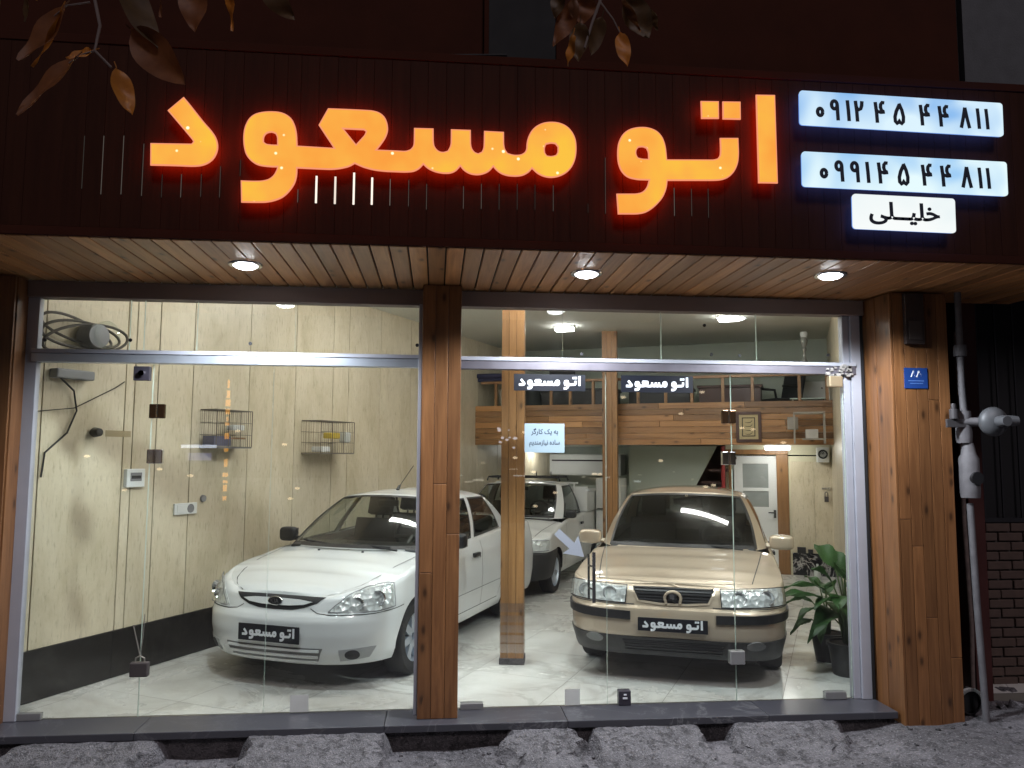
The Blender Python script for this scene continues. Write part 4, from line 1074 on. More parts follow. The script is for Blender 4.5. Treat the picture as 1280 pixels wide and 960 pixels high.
# ---------------------------------------------------------------- beige saloon
def build_gold():
    c = Car('parked_car', 'metallic beige saloon car behind the right glass bay, facing the street', SAM_LOC, SAM_RZ, P_GOLD,
        W=[(.15, .78), (.26, .82), (.40, .85), (.6, .86), (.8, .845), (.95, .80), (1.05, .77)],
        F=[(.18, .17), (.22, .10), (.30, .035), (.40, .005), (.47, 0), (.585, .012), (.60, .05), (.70, .075), (.77, .115), (.84, .22)], A=.42, p=4.4, q=2.4, L=4.5,
        Zt=[(0, .765), (.4, .765), (.62, .772), (.85, .79), (1.05, .81), (1.4, .86), (1.8, .905), (2.3, .93), (3.2, .955), (4.1, .99), (4.7, 1.0), (6, 1.0)],
        Zc=[(0, .765), (.12, .768), (.25, .80), (.5, .845), (.9, .895), (1.15, .925), (1.3, .935), (1.6, .95), (3.5, 1.0), (3.8, 1.05), (4.2, 1.06), (4.5, 1.02)],
        ribs=[((0, 1.17, .93), (0, 1.93, 1.415)), ((.68, 1.32, .92), (.54, 2.02, 1.385)), ((.765, 1.50, .92), (.58, 2.12, 1.38)), ((.785, 2.26, .935), (.60, 2.50, 1.39)), ((.785, 2.34, .938), (.60, 2.58, 1.39)),
              ((.77, 3.25, .96), (.59, 3.02, 1.375)), ((.70, 3.72, .99), (.55, 3.22, 1.36)), ((0, 3.85, 1.01), (0, 3.32, 1.40))],
        zb=.215, arches=(.90, 3.57), WR=.30, sh=.045, roof=1.455, tint=CARDARK, pw=4.2)
    c.cab = (1.28, 3.72); c.gl = {}; c.trimb = B()
    c.shell(); c.cabin(None, {0, 2, 4, 6}); c.finish()
    c.wheels(.74, .19, .19, 'cap', ALU)
    hl = [(.36, .742), (.62, .752), (.82, .757), (.905, .753), (.915, .70), (.91, .632), (.62, .620), (.365, .616)]
    for pl in (hl, mirrorpoly(hl)):
        sg_ = 1 if pl is hl else -1
        h = c.patch(pl, .003, 'headlamp', REFLECT, None, .012)
        lamp_disc(c, sg_*.72, .69, .05, .004, h); lamp_disc(c, sg_*.50, .685, .05, .004, h)
        c.patch(pl, .024, 'lens', LENS, h, .02)
        b = B(); c.rib_on(b, pl+[pl[0]], .008, .0255); b.obj('lamp_edge', BLKP, h)
    g = [(-.32, .752), (0, .757), (.32, .752), (.305, .70), (.27, .638), (.1, .622), (-.1, .622), (-.27, .638), (-.305, .70)]
    gr = c.patch(g, .004, 'grille', BLKM, None, .012)
    for k in range(5):
        z = .738-k*.022; hw = .302-.010*k
        c.patch([(-hw, z+.004), (hw, z+.004), (hw, z-.004), (-hw, z-.004)], .012, 'grille_bar', BLKP, gr, .01)
    b = B(); c.rib_on(b, g+[g[0]], .016, .007); b.obj('grille_surround', P_GOLD, gr)
    p = c.S(0, .672, .02)
    hs = []
    for k in range(15):
        a = PI*(-.08+1.16*k/14); hs.append((p.x+.062*math.cos(a), p.y-.004, p.z-.006+.05*math.sin(a)))
    B().tube([(p.x+.052, p.y, p.z-.05)]+hs+[(p.x-.052, p.y, p.z-.05)], .012, 8).obj('badge_arch', P_GOLD, gr, smooth=True)
    shd = [(-.034, .03), (-.01, .04), (.016, .036), (.036, .016), (.026, .0), (.036, -.02), (.012, -.042), (-.004, -.026), (-.026, -.03), (-.036, -.004)]
    bd = B().prism([(p.x+x, p.z+z) for x, z in shd], p.y-.012, p.y).obj('badge', BLKP, gr, bevel=.003)
    B().prism([(p.x+x*.55-.004, p.z+z*.55+.006) for x, z in shd], p.y-.0145, p.y-.011).obj('badge_emblem', CHROME, bd)
    # bumper: black rubbing strips, lower black skirt, intake, fog lamps
    for s_ in (1, -1):
        f = [(s_*.325, .565), (s_*.7, .572), (s_*1.0, .585), (s_*1.22, .59), (s_*1.22, .535), (s_*1.0, .525), (s_*.7, .508), (s_*.325, .500)]
        c.patch(f if s_ < 0 else f[::-1], .016, 'bumper_strip', BLKP, None, .018)
        o_ = [(s_*(.63+.075*math.cos(2*PI*k/20)), .345+.034*math.sin(2*PI*k/20)) for k in range(20)]
        fo = c.patch(o_, .016, 'fog_lamp', P('fog_glass', (.20, .20, .20), .2), None, .015, .02)
        c.patch(o_, .024, 'lens', LENS, fo, .006, .02)
    sk = [(-1.15, .395), (-.75, .375), (-.38, .372), (0, .375), (.38, .372), (.75, .375), (1.15, .395), (1.12, .222), (.6, .222), (0, .222), (-.6, .222), (-1.12, .222)]
    skm = c.patch(sk, .009, 'front_skirt', P('skirt_plastic', (.022, .022, .023), .5), None, .02)
    it = c.patch([(-.40, .35), (.40, .35), (.36, .26), (-.36, .26)], .013, 'intake', BLKM, skm, .008)
    for k in range(4):
        z = .336-k*.02; c.patch([(-.385, z+.003), (.385, z+.003), (.385, z-.003), (-.385, z-.003)], .018, 'intake_bar', BLKP, it, .006)
    c.plate(.478, .53, .102, .022)
    b = B()
    for s_ in (1, -1):
        c.rib_on(b, [(s_*.30, .612), (s_*.5, .608), (s_*.9, .615), (s_*1.1, .618), (s_*c.t_of_y(.56), .62)], .007)
        for yy, z0, z1 in ((1.40, .3, .9), (2.42, .28, .92), (3.28, .6, .95)): c.rib_on(b, [(s_*c.t_of_y(yy), z0), (s_*c.t_of_y(yy), z1)], .006)
        c.rib_on(b, [(s_*c.t_of_y(1.35), .29), (s_*c.t_of_y(3.1), .29)], .006)
        c.line3(b, [c.deck(s_*x, y, .004) for x, y in ((.60, .22), (.625, .4), (.66, .7), (.69, 1.0), (.71, 1.25))], .008)
    c.line3(b, [c.deck(-.60+.05*k, .145+.075*abs(-1+k/12)**2, .004) for k in range(25)], .007)
    b.obj('panel_gap', P('gap_dark', (.06, .06, .06), .8), c.t)
    b = B()
    for s_ in (1, -1): c.rib_on(b, [(s_*c.t_of_y(1.42), .56), (s_*c.t_of_y(3.2), .57)], .055, .012)
    b.obj('side_strip', BLKP, c.t)
    c.mirror(.905, 1.56, .975, .112, .068, .062, P_GOLD)
    for s_ in (1, -1):
        for yy in (2.2, 3.05):
            p = c.S(s_*c.t_of_y(yy), .80, .012); B().box(p.x-.02, p.x+.02, p.y-.085, p.y+.085, p.z-.02, p.z+.02).obj('door_handle', BLKP, c.t, bevel=.01, smooth=True)
    for x0, x1, y1 in ((.02, -.52, 1.30), (.55, -.0, 1.26)):
        b = B(); b.tube([(x0, 1.19, .935), ((x0*.45+x1*.55), 1.235, .957), (x1, y1+.02, .965)], .009, 6); b.tube([(x0-.07, 1.225, .952), (x1-.02, y1+.015, .967)], .007, 6); b.obj('wiper', BLKM, c.t)
    c.seats((2.3,), .70); c.seats((3.2,), .70, (-.38, 0, .38)); c.dash(1.28, .97, .68, -.36 if False else .36)
    B().box(-.12, .12, 1.98, 2.02, 1.28, 1.34).obj('rear_view_mirror', BLKP, c.t, bevel=.012)
    return c

# ---------------------------------------------------------------- white pickup
def build_pickup():
    c = Car('parked_pickup', 'white pickup with black bumper and bars over its cab, behind the wooden post', PIC_LOC, PIC_RZ, P_WHITE2,
        W=[(.15, .72), (.3, .775), (.5, .80), (.7, .80), (.88, .78), (.98, .755)],
        F=[(.22, .06), (.30, .01), (.42, 0), (.54, .005), (.56, .05), (.66, .07), (.74, .11), (.80, .2)], A=.42, p=3.4, q=2.3, L=3.95,
        Zt=[(0, .735), (.5, .735), (.8, .752), (1.1, .79), (1.5, .85), (1.9, .90), (2.4, .92), (3, .93), (5, .93)],
        Zc=[(0, .735), (.12, .738), (.3, .79), (.6, .845), (.95, .90), (1.2, .92), (1.5, .93), (4, .93)],
        ribs=[((0, .98, .925), (0, 1.60, 1.385)), ((.64, 1.10, .915), (.52, 1.66, 1.365)), ((.735, 1.24, .91), (.57, 1.74, 1.36)), ((.755, 2.16, .925), (.58, 2.12, 1.36)), ((.70, 2.32, .93), (.55, 2.26, 1.36)), ((0, 2.36, .93), (0, 2.30, 1.39))],
        zb=.22, arches=(.72, 3.07), WR=.27, sh=.05, roof=1.415)
    c.t['category'] = 'pickup'
    c.cab = (1.08, 2.34); c.gl = {}; c.trimb = B()
    c.shell(); c.cabin(None, {0, 2, 4}); c.finish()
    c.wheels(.69, .165, .185, 'alloy', ALU)
    hl = [(.40, .705), (.60, .71), (.80, .712), (.88, .705), (.88, .585), (.6, .578), (.42, .578)]
    for pl in (hl, mirrorpoly(hl)):
        h = c.patch(pl, .003, 'headlamp', REFLECT, None, .012); c.patch(pl, .02, 'lens', LENS, h, .016)
        b = B(); c.rib_on(b, pl+[pl[0]], .009, .0215); b.obj('lamp_edge', GREYP, h)
    c.patch([(-.36, .70), (.36, .70), (.34, .60), (-.34, .60)], .005, 'grille', BLKM, None, .01)
    bp = [(-1.25, .575), (-.8, .56), (0, .556), (.8, .56), (1.25, .575), (1.14, .235), (.6, .228), (-.6, .228), (-1.14, .235)]
    bu = c.patch(bp, .016, 'bumper', P('bumper_black', (.02, .02, .022), .55), None, .03)
    for s_ in (1, -1):
        o_ = [(s_*(.55+.05*math.cos(2*PI*k/20)), .36+.05*math.sin(2*PI*k/20)) for k in range(20)]; c.patch(o_, .022, 'fog_lamp', GREYP, bu, .006, .02)
    b = B()
    for s_ in (1, -1):
        for yy in (1.16, 2.2): c.rib_on(b, [(s_*c.t_of_y(yy), .3), (s_*c.t_of_y(yy), .88)], .007)
        c.line3(b, [c.deck(s_*x, y, .004) for x, y in ((.60, .2), (.63, .5), (.66, .8), (.68, 1.05))], .009)
    b.obj('panel_gap', P('gap_dark', (.06, .06, .06), .8), c.t)
    for s_ in (1, -1):
        p = c.S(s_*c.t_of_y(2.05), .79, .01); B().box(p.x-.015, p.x+.015, p.y-.06, p.y+.06, p.z-.018, p.z+.018).obj('door_handle', BLKP, c.t, bevel=.008)
    c.mirror(.83, 1.30, .97, .075, .055, .05, BLKP)
    # bars over the cab, load bed with headboard
    b = B()
    for y in (1.72, 2.2): b.tube([(-.56, y, 1.40), (-.54, y, 1.455), (.54, y, 1.455), (.56, y, 1.40)], .014, 8)
    for x in (-.5, .5): b.tube([(x, 1.70, 1.46), (x, 2.24, 1.46)], .012, 8)
    for x in (-.38, -.16, .05, .28): b.tube([(x, 2.24, 1.44), (x, 2.24, 1.53)], .007, 6)
    b.obj('roof_rack', BLKM, c.t)
    b = B(); b.box(-.80, .80, 2.42, 2.46, .935, 1.30); b.box(-.80, -.77, 2.46, 3.9, .935, 1.22); b.box(.77, .80, 2.46, 3.9, .935, 1.22); b.box(-.80, .80, 3.9, 3.93, .935, 1.22)
    b.obj('load_bed', P_WHITE2, c.t, bevel=.006)
    b = B()
    for k in range(7): b.box(-.6+k*.2-.01, -.6+k*.2+.01, 2.39, 2.41, .94, 1.36)
    b.box(-.66, .66, 2.388, 2.412, 1.345, 1.37); b.obj('window_guard', WHITE, c.t)
    c.seats((1.9,), .68, (-.34, .34), .22); c.dash(1.05, .95, .62, .34)
    B().box(-.11, .11, 1.62, 1.65, 1.27, 1.32).obj('rear_view_mirror', BLKP, c.t, bevel=.01)
    return c
def axloc(theta, e0, a0):
    """nose position for a car whose length runs at theta from the street normal; e0 across, a0 along"""
    c_, s_ = math.cos(theta), math.sin(theta); return (e0*c_+a0*s_, -e0*s_+a0*c_, 0.0)
TH = math.radians(24.5); RIO_LOC = axloc(TH, -1.345, -.03); RIO_RZ = -TH
TH2 = math.radians(21); SAM_LOC = axloc(TH2, 1.585, .98); SAM_RZ = -TH2
TH3 = math.radians(24); PIC_LOC = axloc(TH3, -1.20, 4.1); PIC_RZ = -TH3
car_w = build_white(); car_g = build_gold(); car_p = build_pickup()
# ================================================================== glass fronts
def bay(label, x0, x1, top, doors, trz, dark):
    t = thing('shopfront', label, 'shopfront', ((x0+x1)/2, 0, 0), 0); ox = (x0+x1)/2
    def pane(nm, a, c, z0, z1):
        b = B(); b.box(a+.002-ox, c-.002-ox, -.005, .005, z0, z1)
        o = b.obj(nm, PANE, t); o.data.materials.append(EDGE)
        for p in o.data.polygons:
            if abs(p.normal.x) > .5: p.material_index = 1
    for a, c in zip(top, top[1:]): pane('top_pane', a, c, trz+.092, 2.855)
    for a, c in zip(doors, doors[1:]): pane('door_pane', a, c, .006, trz-.002)
    b = B(); b.box(x0-ox, x1-ox, -.05, .05, trz+.062, trz+.09); b.obj('transom_cap', ALUW, t, bevel=.003)
    B().box(x0-ox, x1-ox, -.042, .042, trz, trz+.061).obj('transom', STEELD if dark else ALU, t, bevel=.004)
    return t, ox
gl, ol = bay('left glass bay with a blue grey transom before the white car', -2.79, -.112, [-2.77, -2.157, -2.06, -1.70, -1.02, -.115], [-2.77, -1.985, -1.16, -.115], 2.405, False)
gr_, orr = bay('right glass bay with stickers, door hardware and a dark transom', .168, 3.17, [.17, .918, 1.665, 2.405, 3.11], [.17, 1.24, 2.195, 3.08], 2.40, True)
b = B(); b.box(-2.835-ol, -2.755-ol, -.03, .03, .003, 2.855); b.obj('side_frame', ALUW, gl, bevel=.004)
B().box(-.137-ol, -.113-ol, -.101, .03, .003, 2.855).obj('edge_trim', ALUW, gl, bevel=.002)
b = B(); b.box(3.14-orr, 3.235-orr, -.03, .03, .003, 2.855); b.box(3.085-orr, 3.138-orr, -.012, .05, .003, 2.855); b.obj('side_frame', ALUW, gr_, bevel=.004)
B().box(3.215-orr, 3.238-orr, -.036, .0, .003, 2.855).obj('frame_groove', BLKM, gr_)
B().box(.139-orr, .166-orr, -.101, .03, .003, 2.855).obj('edge_trim', ALUW, gr_, bevel=.002)
def hinge(par, ox, x, z, mat):
    b = B()
    for s in (-1, 1): b.box(x-ox+(.004 if s > 0 else -.052), x-ox+(.052 if s > 0 else -.004), -.02, .02, z-.05, z+.05)
    b.obj('glass_hinge', mat, par, bevel=.006)
    b = B(); b.tube([(x-ox, -.012, z-.05), (x-ox, -.012, z+.05)], .009, 10); b.obj('hinge_pin', CHROME, par, smooth=True)
hinge(gl, ol, -1.947, 2.072, P('bronze_metal', (.10, .055, .03), .2, .9)); hinge(gl, ol, -1.949, 1.757, CHROME)
hinge(gr_, orr, 2.175, 2.072, P('bronze_metal', (.10, .055, .03), .2, .9)); hinge(gr_, orr, 2.168, 1.762, CHROME)
B().box(-2.115-ol, -2.005-ol, -.022, .022, 2.285, 2.385).obj('door_lock', P('dark_lock', (.05, .045, .06), .4, .3), gl, bevel=.005)
B().lathe([(.02, -.045), (.024, -.022), (0, -.022)], 18, 'y', (-2.055-ol, 0, 2.335)).obj('lock_cylinder', CHROME, gl)
B().box(1.318-orr, 1.405-orr, -.03, .03, .004, .105).obj('floor_lock', P('dark_lock', (.05, .045, .06), .4, .3), gr_, bevel=.004)
b = B(); b.box(1.345-orr, 1.378-orr, -.034, -.029, .05, .062); b.box(1.352-orr, 1.372-orr, -.034, -.029, .075, .085); b.obj('lock_mark', STICK, gr_)
B().box(2.145-orr, 2.255-orr, -.03, .03, .27, .365).obj('door_lock', P('steel_lock', (.42, .42, .42), .35, .7), gr_, bevel=.005)
b = B(); b.tube([(1.135-orr, -.055, 1.085), (1.135-orr, -.055, .73)], .013, 12); b.tube([(1.118-orr, .05, 1.06), (1.118-orr, .05, .74)], .009, 12)
for z in (.98, .82): b.tube([(1.135-orr, -.055, z), (1.115-orr, .05, z)], .007, 8)
b.obj('pull_handle', P('handle_steel', (.25, .25, .26), .25, .9), gr_, smooth=True)
B().box(.19-orr, .35-orr, -.03, .03, .003, .045).obj('patch_fitting', P('steel_lock', (.42, .42, .42), .35, .7), gr_, bevel=.003); B().box(2.86-orr, 3.02-orr, -.025, .025, .006, .06).obj('patch_fitting', P('steel_lock', (.42, .42, .42), .35, .7), gr_, bevel=.003)
B().box(-2.77-ol, -2.6-ol, -.02, .02, .004, .05).obj('patch_fitting', P('steel_lock', (.42, .42, .42), .35, .7), gl, bevel=.003)
b = B()
for x, z in ((-2.72, 2.56), (-2.15, 2.57), (-1.33, 2.56), (-.15, 2.57)): b.lathe([(.0, -.013), (.012, -.012), (.013, -.0055), (0, -.0055)], 14, 'y', (x-ol, 0, z))
b.obj('glass_stud', BLKM, gl)
b = B()
for x, z in ((1.06, 2.525), (2.05, 2.54), (2.27, 2.535), (2.97, 2.55), (2.0, 2.76)): b.lathe([(.0, -.013), (.012, -.012), (.013, -.0055), (0, -.0055)], 14, 'y', (x-orr, 0, z))
b.obj('glass_stud', BLKM, gr_)
# corroded joint at the right end of the transom
b = B(); r = random.Random(4)
for k in range(26): 
    x, z, s = r.uniform(2.93, 3.13), r.uniform(2.385, 2.47), r.uniform(.005, .02)
    b.box(x-orr-s, x-orr+s, -.056, -.035, z-s*.7, z+s*.7, Matrix.Rotation(0, 4, 'Y'))
b.obj('corroded_joint', P('flaking_alu', (.35, .33, .31), .6, .3, vary=.7, scale=60), gr_, bevel=.002)
B().box(2.94-orr, 3.05-orr, -.07, -.02, 2.30, 2.385).obj('closer_arm', P('worn_brass', (.35, .27, .17), .45, .5), gr_, bevel=.01)
# the padlock and chain on the left door
pk = thing('padlock', 'grey padlock hanging on a thin chain at the left glass door', 'padlock', (-1.975, -.03, .29))
B().box(-.06, .06, -.03, .02, -.01, .085).obj('body', P('old_padlock', (.10, .085, .085), .5, .5), pk, bevel=.008)
b = B(); b.tube([(-.03, -.005, .085), (-.028, -.005, .11), (0, -.005, .125), (.028, -.005, .11), (.03, -.005, .085)], .006, 8); b.tube([(0, -.005, .12), (-.02, -.004, .2), (-.055, -.003, .33)], .004, 6); b.tube([(0, -.005, .12), (.012, -.004, .25), (.018, -.003, .4)], .003, 6); b.obj('shackle', WIRE, pk)

# stickers on the glass
def sticker(x0, x1, z0, z1, label):
    t = thing('name_sticker', label, 'sticker', ((x0+x1)/2, -.0055, (z0+z1)/2), 0, 'shop name stickers on the right bay')
    B().box(-(x1-x0)/2, (x1-x0)/2, -.0015, 0, -(z1-z0)/2, (z1-z0)/2).obj('backing', STICKB, t)
    shift(logo((x1-x0)*.86, .0008, 1.02), 0, -.0022).obj('lettering', EM('x', (1, 1, 1), 1) if False else STICK, t)
sticker(.557, 1.088, 2.249, 2.372, 'black shop name sticker over the near wooden post, left of the other one')
sticker(1.356, 1.905, 2.247, 2.373, 'black shop name sticker under the transom, over the beige car')
t = thing('paper_notice', 'pale blue paper notice with two lines of Persian taped to the glass', 'notice', (.784, -.0056, 1.903))
B().box(-.147, .147, -.0012, 0, -.106, .106).obj('sheet', PAPER, t)
shift(text_b('\uFEAE\uFB94\uFEAD\uFE8E\uFB90 \uFB8F\uFBFE \uFEEA\uFE91'.replace('\uFEAE', '\uFEAE'), .20, .0006, .02, .055), 0, -.0016, .045).obj('first_line', INK, t)
shift(text_b('\uFEE2\uFBFE\uFEAA\uFEE8\uFEE3\uFEAF\uFE8E\uFBFF\uFEE7 \uFEA9\uFEA9\uFE8E\uFEB3'.replace('\uFEA9\uFEA9', '\uFEE9\uFEA9'), .225, .0006, .02, .055), 0, -.0016, -.04).obj('second_line', INK, t)
t = thing('arrow_sticker', 'white arrow sticker pointing down at the door handle', 'sticker', (.97, -.0056, 1.14))
d = Vector((.11, -.1)).normalized(); n = Vector((-d.y, d.x))
def P2(a, c): q = d*a+n*c; return (q.x, q.y)
flat([[P2(-.13, -.028), P2(.02, -.028), P2(.005, -.085), P2(.14, 0), P2(.005, .085), P2(.02, .028), P2(-.13, .028)]], .0006).obj('arrow', P('arrow_vinyl', (.34, .37, .42), .5, vary=.04), t)
single(B().box(.0, .125, -.0012, 0, 0, .115), 'clear_label', P('frosted_label', (.62, .63, .60), .6), 'pale square label at the foot of the left bay', 'label', (-.98, -.0056, .012))
single(B().box(.0, .11, -.0012, 0, 0, .11), 'clear_label', P('frosted_label', (.62, .63, .60), .6), 'pale square label at the foot of the right bay', 'label', (.93, -.0056, .01))
# scraps of old tape over the notice's left side
r = random.Random(9)
b = B()
for k in range(9):
    x, z, s = .6-r.random()*.16, 1.98-r.random()*.2, r.uniform(.008, .022)
    b.add([(x+s*math.cos(a)*r.uniform(.5, 1.3), -.0066, z+s*.7*math.sin(a)*r.uniform(.5, 1.3)) for a in [2*PI*j/9 for j in range(9)]], [tuple(range(9))])
b.v = [(x-.55, y+.0066, z-1.88) for x, y, z in b.v]
tape = NT('old_tape'); tape.fin(tape.n('MixShader', None, _0=.45, _1=tape.n('BsdfTransparent', None, Color=(1, 1, 1)).outputs[0], _2=tape.n('BsdfDiffuse', None, Color=(.55, .48, .46)).outputs[0]).outputs[0])
single(b, 'tape_scraps', tape.m, 'torn scraps of old clear tape on the glass beside the paper notice', 'tape', (.55, -.0066, 1.88), fix=False)

# ================================================================== fittings on the left wall
def wallthing(name, label, cat, a, z, group=None): return thing(name, label, cat, on_left(a, z), LA, group)   # local -y faces the room
t = wallthing('cable_coil', 'coil of dark hose with a round lamp at the upper left corner of the wall', 'hose coil', .56, 2.71)
for k in range(3):
    b = B(); r = random.Random(k)
    ring = [(.30*math.cos(2*PI*j/30)*(1+.1*k)+.02*k, -.06-.03*k+.02*math.sin(4*PI*j/30), .085*math.sin(2*PI*j/30)*(1+.2*k)-.035*k+.06*math.cos(2*PI*j/30)*(k-1)) for j in range(30)]
    b.tube(ring, .011, 8, True); b.obj('hose_loop', P('hose_brown', (.05, .04, .03), .5), t, smooth=True)
b = B(); b.lathe([(.0, -.16), (.09, -.15), (.10, -.1), (.10, -.02), (.05, 0), (0, 0)], 28, 'y', (.12, 0, -.03)); b.obj('wall_lamp', GREYP, t, smooth=True)
b = B(); b.lathe([(.085, -.17), (.115, -.165), (.115, -.15), (.085, -.15)], 28, 'y', (.18, 0, -.02)); b.obj('lamp_glass', CAGEGLASS, t, smooth=True)
b = B(); b.tube([on_left(.42, 2.36, .05), on_left(.58, 2.25, .03), on_left(.62, 2.1, .02), on_left(.55, 1.93, .02), on_left(.38, 1.78, .02), on_left(.36, 1.6, .02)], .007, 6)
b.tube([on_left(.3, 2.08, .02), on_left(.6, 2.12, .02), on_left(.95, 2.3, .02), on_left(1.04, 2.36, .02)], .004, 6)
o0 = on_left(.5, 2.0); b.v = [(x-o0[0], y-o0[1], z-o0[2]) for x, y, z in b.v]
single(b, 'loose_cable', BLKM, 'thin black cable hanging loose on the wall below the hose coil', 'cable', o0)
single(B().box(-.16, .16, -.09, 0, -.035, .035), 'junction_box', GREYP, 'small grey junction box behind the left end of the transom', 'box', on_left(.55, 2.37), LA, bevel=.01)
b = B(); b.lathe([(.0, -.09), (.03, -.085), (.04, -.03), (.025, 0), (0, 0)], 20, 'y'); t = wallthing('wall_hook', 'small dark fitting with a strip of tape on the wall left of the hinges', 'fitting', .78, 1.94)
b.obj('knob', BLKP, t, smooth=True); B().box(.12, .36, -.002, 0, -.03, .02).obj('tape_strip', P('tan_tape', (.36, .29, .17), .5), t)
t = wallthing('fuse_box', 'white square fuse box with a small window on the stone wall', 'fuse box', 1.18, 1.575)
B().box(-.09, .09, -.04, 0, -.075, .075).obj('case', WHITE, t, bevel=.006); b = B(); b.box(-.055, .055, -.043, -.0405, -.025, .045); b.obj('window', GREYP, t); B().box(-.045, .045, -.046, -.0435, -.005, .02).obj('breaker', BLKP, t)
t = wallthing('wall_socket', 'white double wall socket below the left bird cage', 'socket', 1.75, 1.29)
B().box(-.13, .13, -.018, 0, -.05, .05).obj('plate', WHITE, t, bevel=.004); B().lathe([(.0, -.012), (.028, -.012), (.036, -.021), (.04, -.0185), (0, -.0185)], 20, 'y', (.055, 0, 0)).obj('outlet', GREYP, t); B().box(-.10, -.02, -.022, -.0185, -.035, .035).obj('switch', WHITE, t, bevel=.002)
single(B().lathe([(0, -.02), (.03, -.018), (.034, 0), (0, 0)], 16, 'y'), 'small_dial', GREYP, 'small round dial beside the double socket', 'dial', on_left(1.96, 1.37), LA, smooth=True)
def cage(a, z, wd, dp, h, label, busy):
    t = wallthing('bird_cage', label, 'bird cage', a, z, 'wire bird cages on the stone wall')
    b = B()
    for zz in (0, h): 
        for p, q in (((-wd/2, -dp), (wd/2, -dp)), ((wd/2, -dp), (wd/2, -.005)), ((wd/2, -.005), (-wd/2, -.005)), ((-wd/2, -.005), (-wd/2, -dp))): b.tube([(p[0], p[1], zz), (q[0], q[1], zz)], .0045, 6)
    for zz in (h*.33, h*.66):
        for y in (-dp, -.005): b.tube([(-wd/2, y, zz), (wd/2, y, zz)], .0025, 5)
    n = 18
    for k in range(n+1):
        x = -wd/2+wd*k/n; b.tube([(x, -dp, 0), (x, -dp, h)], .0018 if k % 6 else .0045, 5)
        if k % 2 == 0: b.tube([(x, -.005, 0), (x, -.005, h)], .0012, 4)
    for k in range(8):
        y = -dp+dp*k/8
        for x in (-wd/2, wd/2): b.tube([(x, y, 0), (x, y, h)], .0013, 4)
        b.tube([(-wd/2, y, h), (wd/2, y, h)], .0013, 4)
    b.obj('wire_frame', P('cage_wire', (.14, .12, .10), .5, .4), t)
    B().box(-wd/2, wd/2, -dp, -.005, -.012, 0).obj('tray', GREYP if busy else WIRE, t)
    if busy:
        B().box(-wd/2+.02, 0, -dp*.8, -.02, .01, .1).obj('nest_box', P('nest_blue', (.10, .10, .16), .6), t)
        B().box(.05, .2, -dp*.7, -.05, .16, .21).obj('seed_tray', WHITE, t, bevel=.01); b = B(); b.tube([(-.1, -.1, .08), (.25, -.1, .085)], .009, 8); b.obj('perch', W_POST, t)
    else:
        b = B(); b.box(-.1, .08, -dp*.9, -dp*.5, .16, .225); b.obj('feeder', YEL, t, bevel=.012); B().box(-wd/2+.06, -.1, -dp*.9, -dp*.35, .01, .07).obj('bath', WHITE, t, bevel=.01); B().box(wd/2-.12, wd/2-.02, -dp*.9, -dp*.5, .12, .24).obj('water_bottle', P('clear_plastic', (.6, .62, .6), .25), t, bevel=.02)
cage(2.12, 1.84, .46, .20, .34, 'cluttered wire bird cage with a perch on the wall, left of the emptier one', True)
cage(3.66, 1.79, .62, .26, .35, 'wire bird cage with a yellow feeder on the wall above the white car', False)

# ================================================================== things on and under the gallery
fp = thing('framed_picture', 'framed calligraphy hung on the pine front of the gallery', 'picture', inmz(4.41, -.02, 2.19), MR)
b = B(); b.box(-.17, .17, -.03, 0, -.215, -.175); b.box(-.17, .17, -.03, 0, .175, .215); b.box(-.17, -.13, -.03, 0, -.175, .175); b.box(.13, .17, -.03, 0, -.175, .175); b.obj('frame', DKB, fp, bevel=.005)
B().box(-.129, .129, -.015, -.002, -.174, .174).obj('mount', P('cream_mount', (.50, .40, .22), .6), fp)
b = B()
for (x0, x1, z0, z1) in ((-.09, .09, -.135, -.122), (-.09, .09, .122, .135), (-.09, -.078, -.122, .122), (.078, .09, -.122, .122)): b.box(x0, x1, -.018, -.0155, z0, z1)
b.obj('inner_border', BLKM, fp)
b = B()
for k in range(4):
    z = .08-k*.055; b.tube([(-.05, -.0185, z-.012), (-.02, -.0185, z-.02), (.02, -.0185, z-.018), (.045, -.0185, z+.0), (.05, -.0185, z+.02)], [.002, .004, .005, .004, .002], 6)
b.obj('calligraphy', BLKM, fp)
# wall shelf by the right wall
c_ = inmz(5.02, -.30, 1.95)
ws = thing('wall_shelf', 'small open grey shelf rack on the right wall under the gallery rail', 'shelf', c_, MR)
b = B()
for x in (0, .38):
    for y in (-.1, .1): b.box(x-.012, x+.012, y-.012, y+.012, 0, .42)
b.box(-.012, .392, -.112, .112, .40, .425); b.box(.1, .392, -.112, .112, .05, .07); b.obj('rack', P('shelf_grey', (.32, .29, .25), .5), ws, bevel=.002)
single(B().box(0, .16, 0, .16, 0, .12), 'carton', P('card_white', (.55, .52, .48), .7), 'pale carton lying in the wall shelf', 'carton', inmz(5.16, -.36, 2.021), MR, bevel=.006)
single(B().box(0, .14, 0, .14, 0, .17), 'storage_tin', P('tin_grey', (.30, .27, .24), .5), 'grey storage tin beside the wall shelf rack', 'tin', inmz(4.93, -.36, 2.14), MR, bevel=.008)
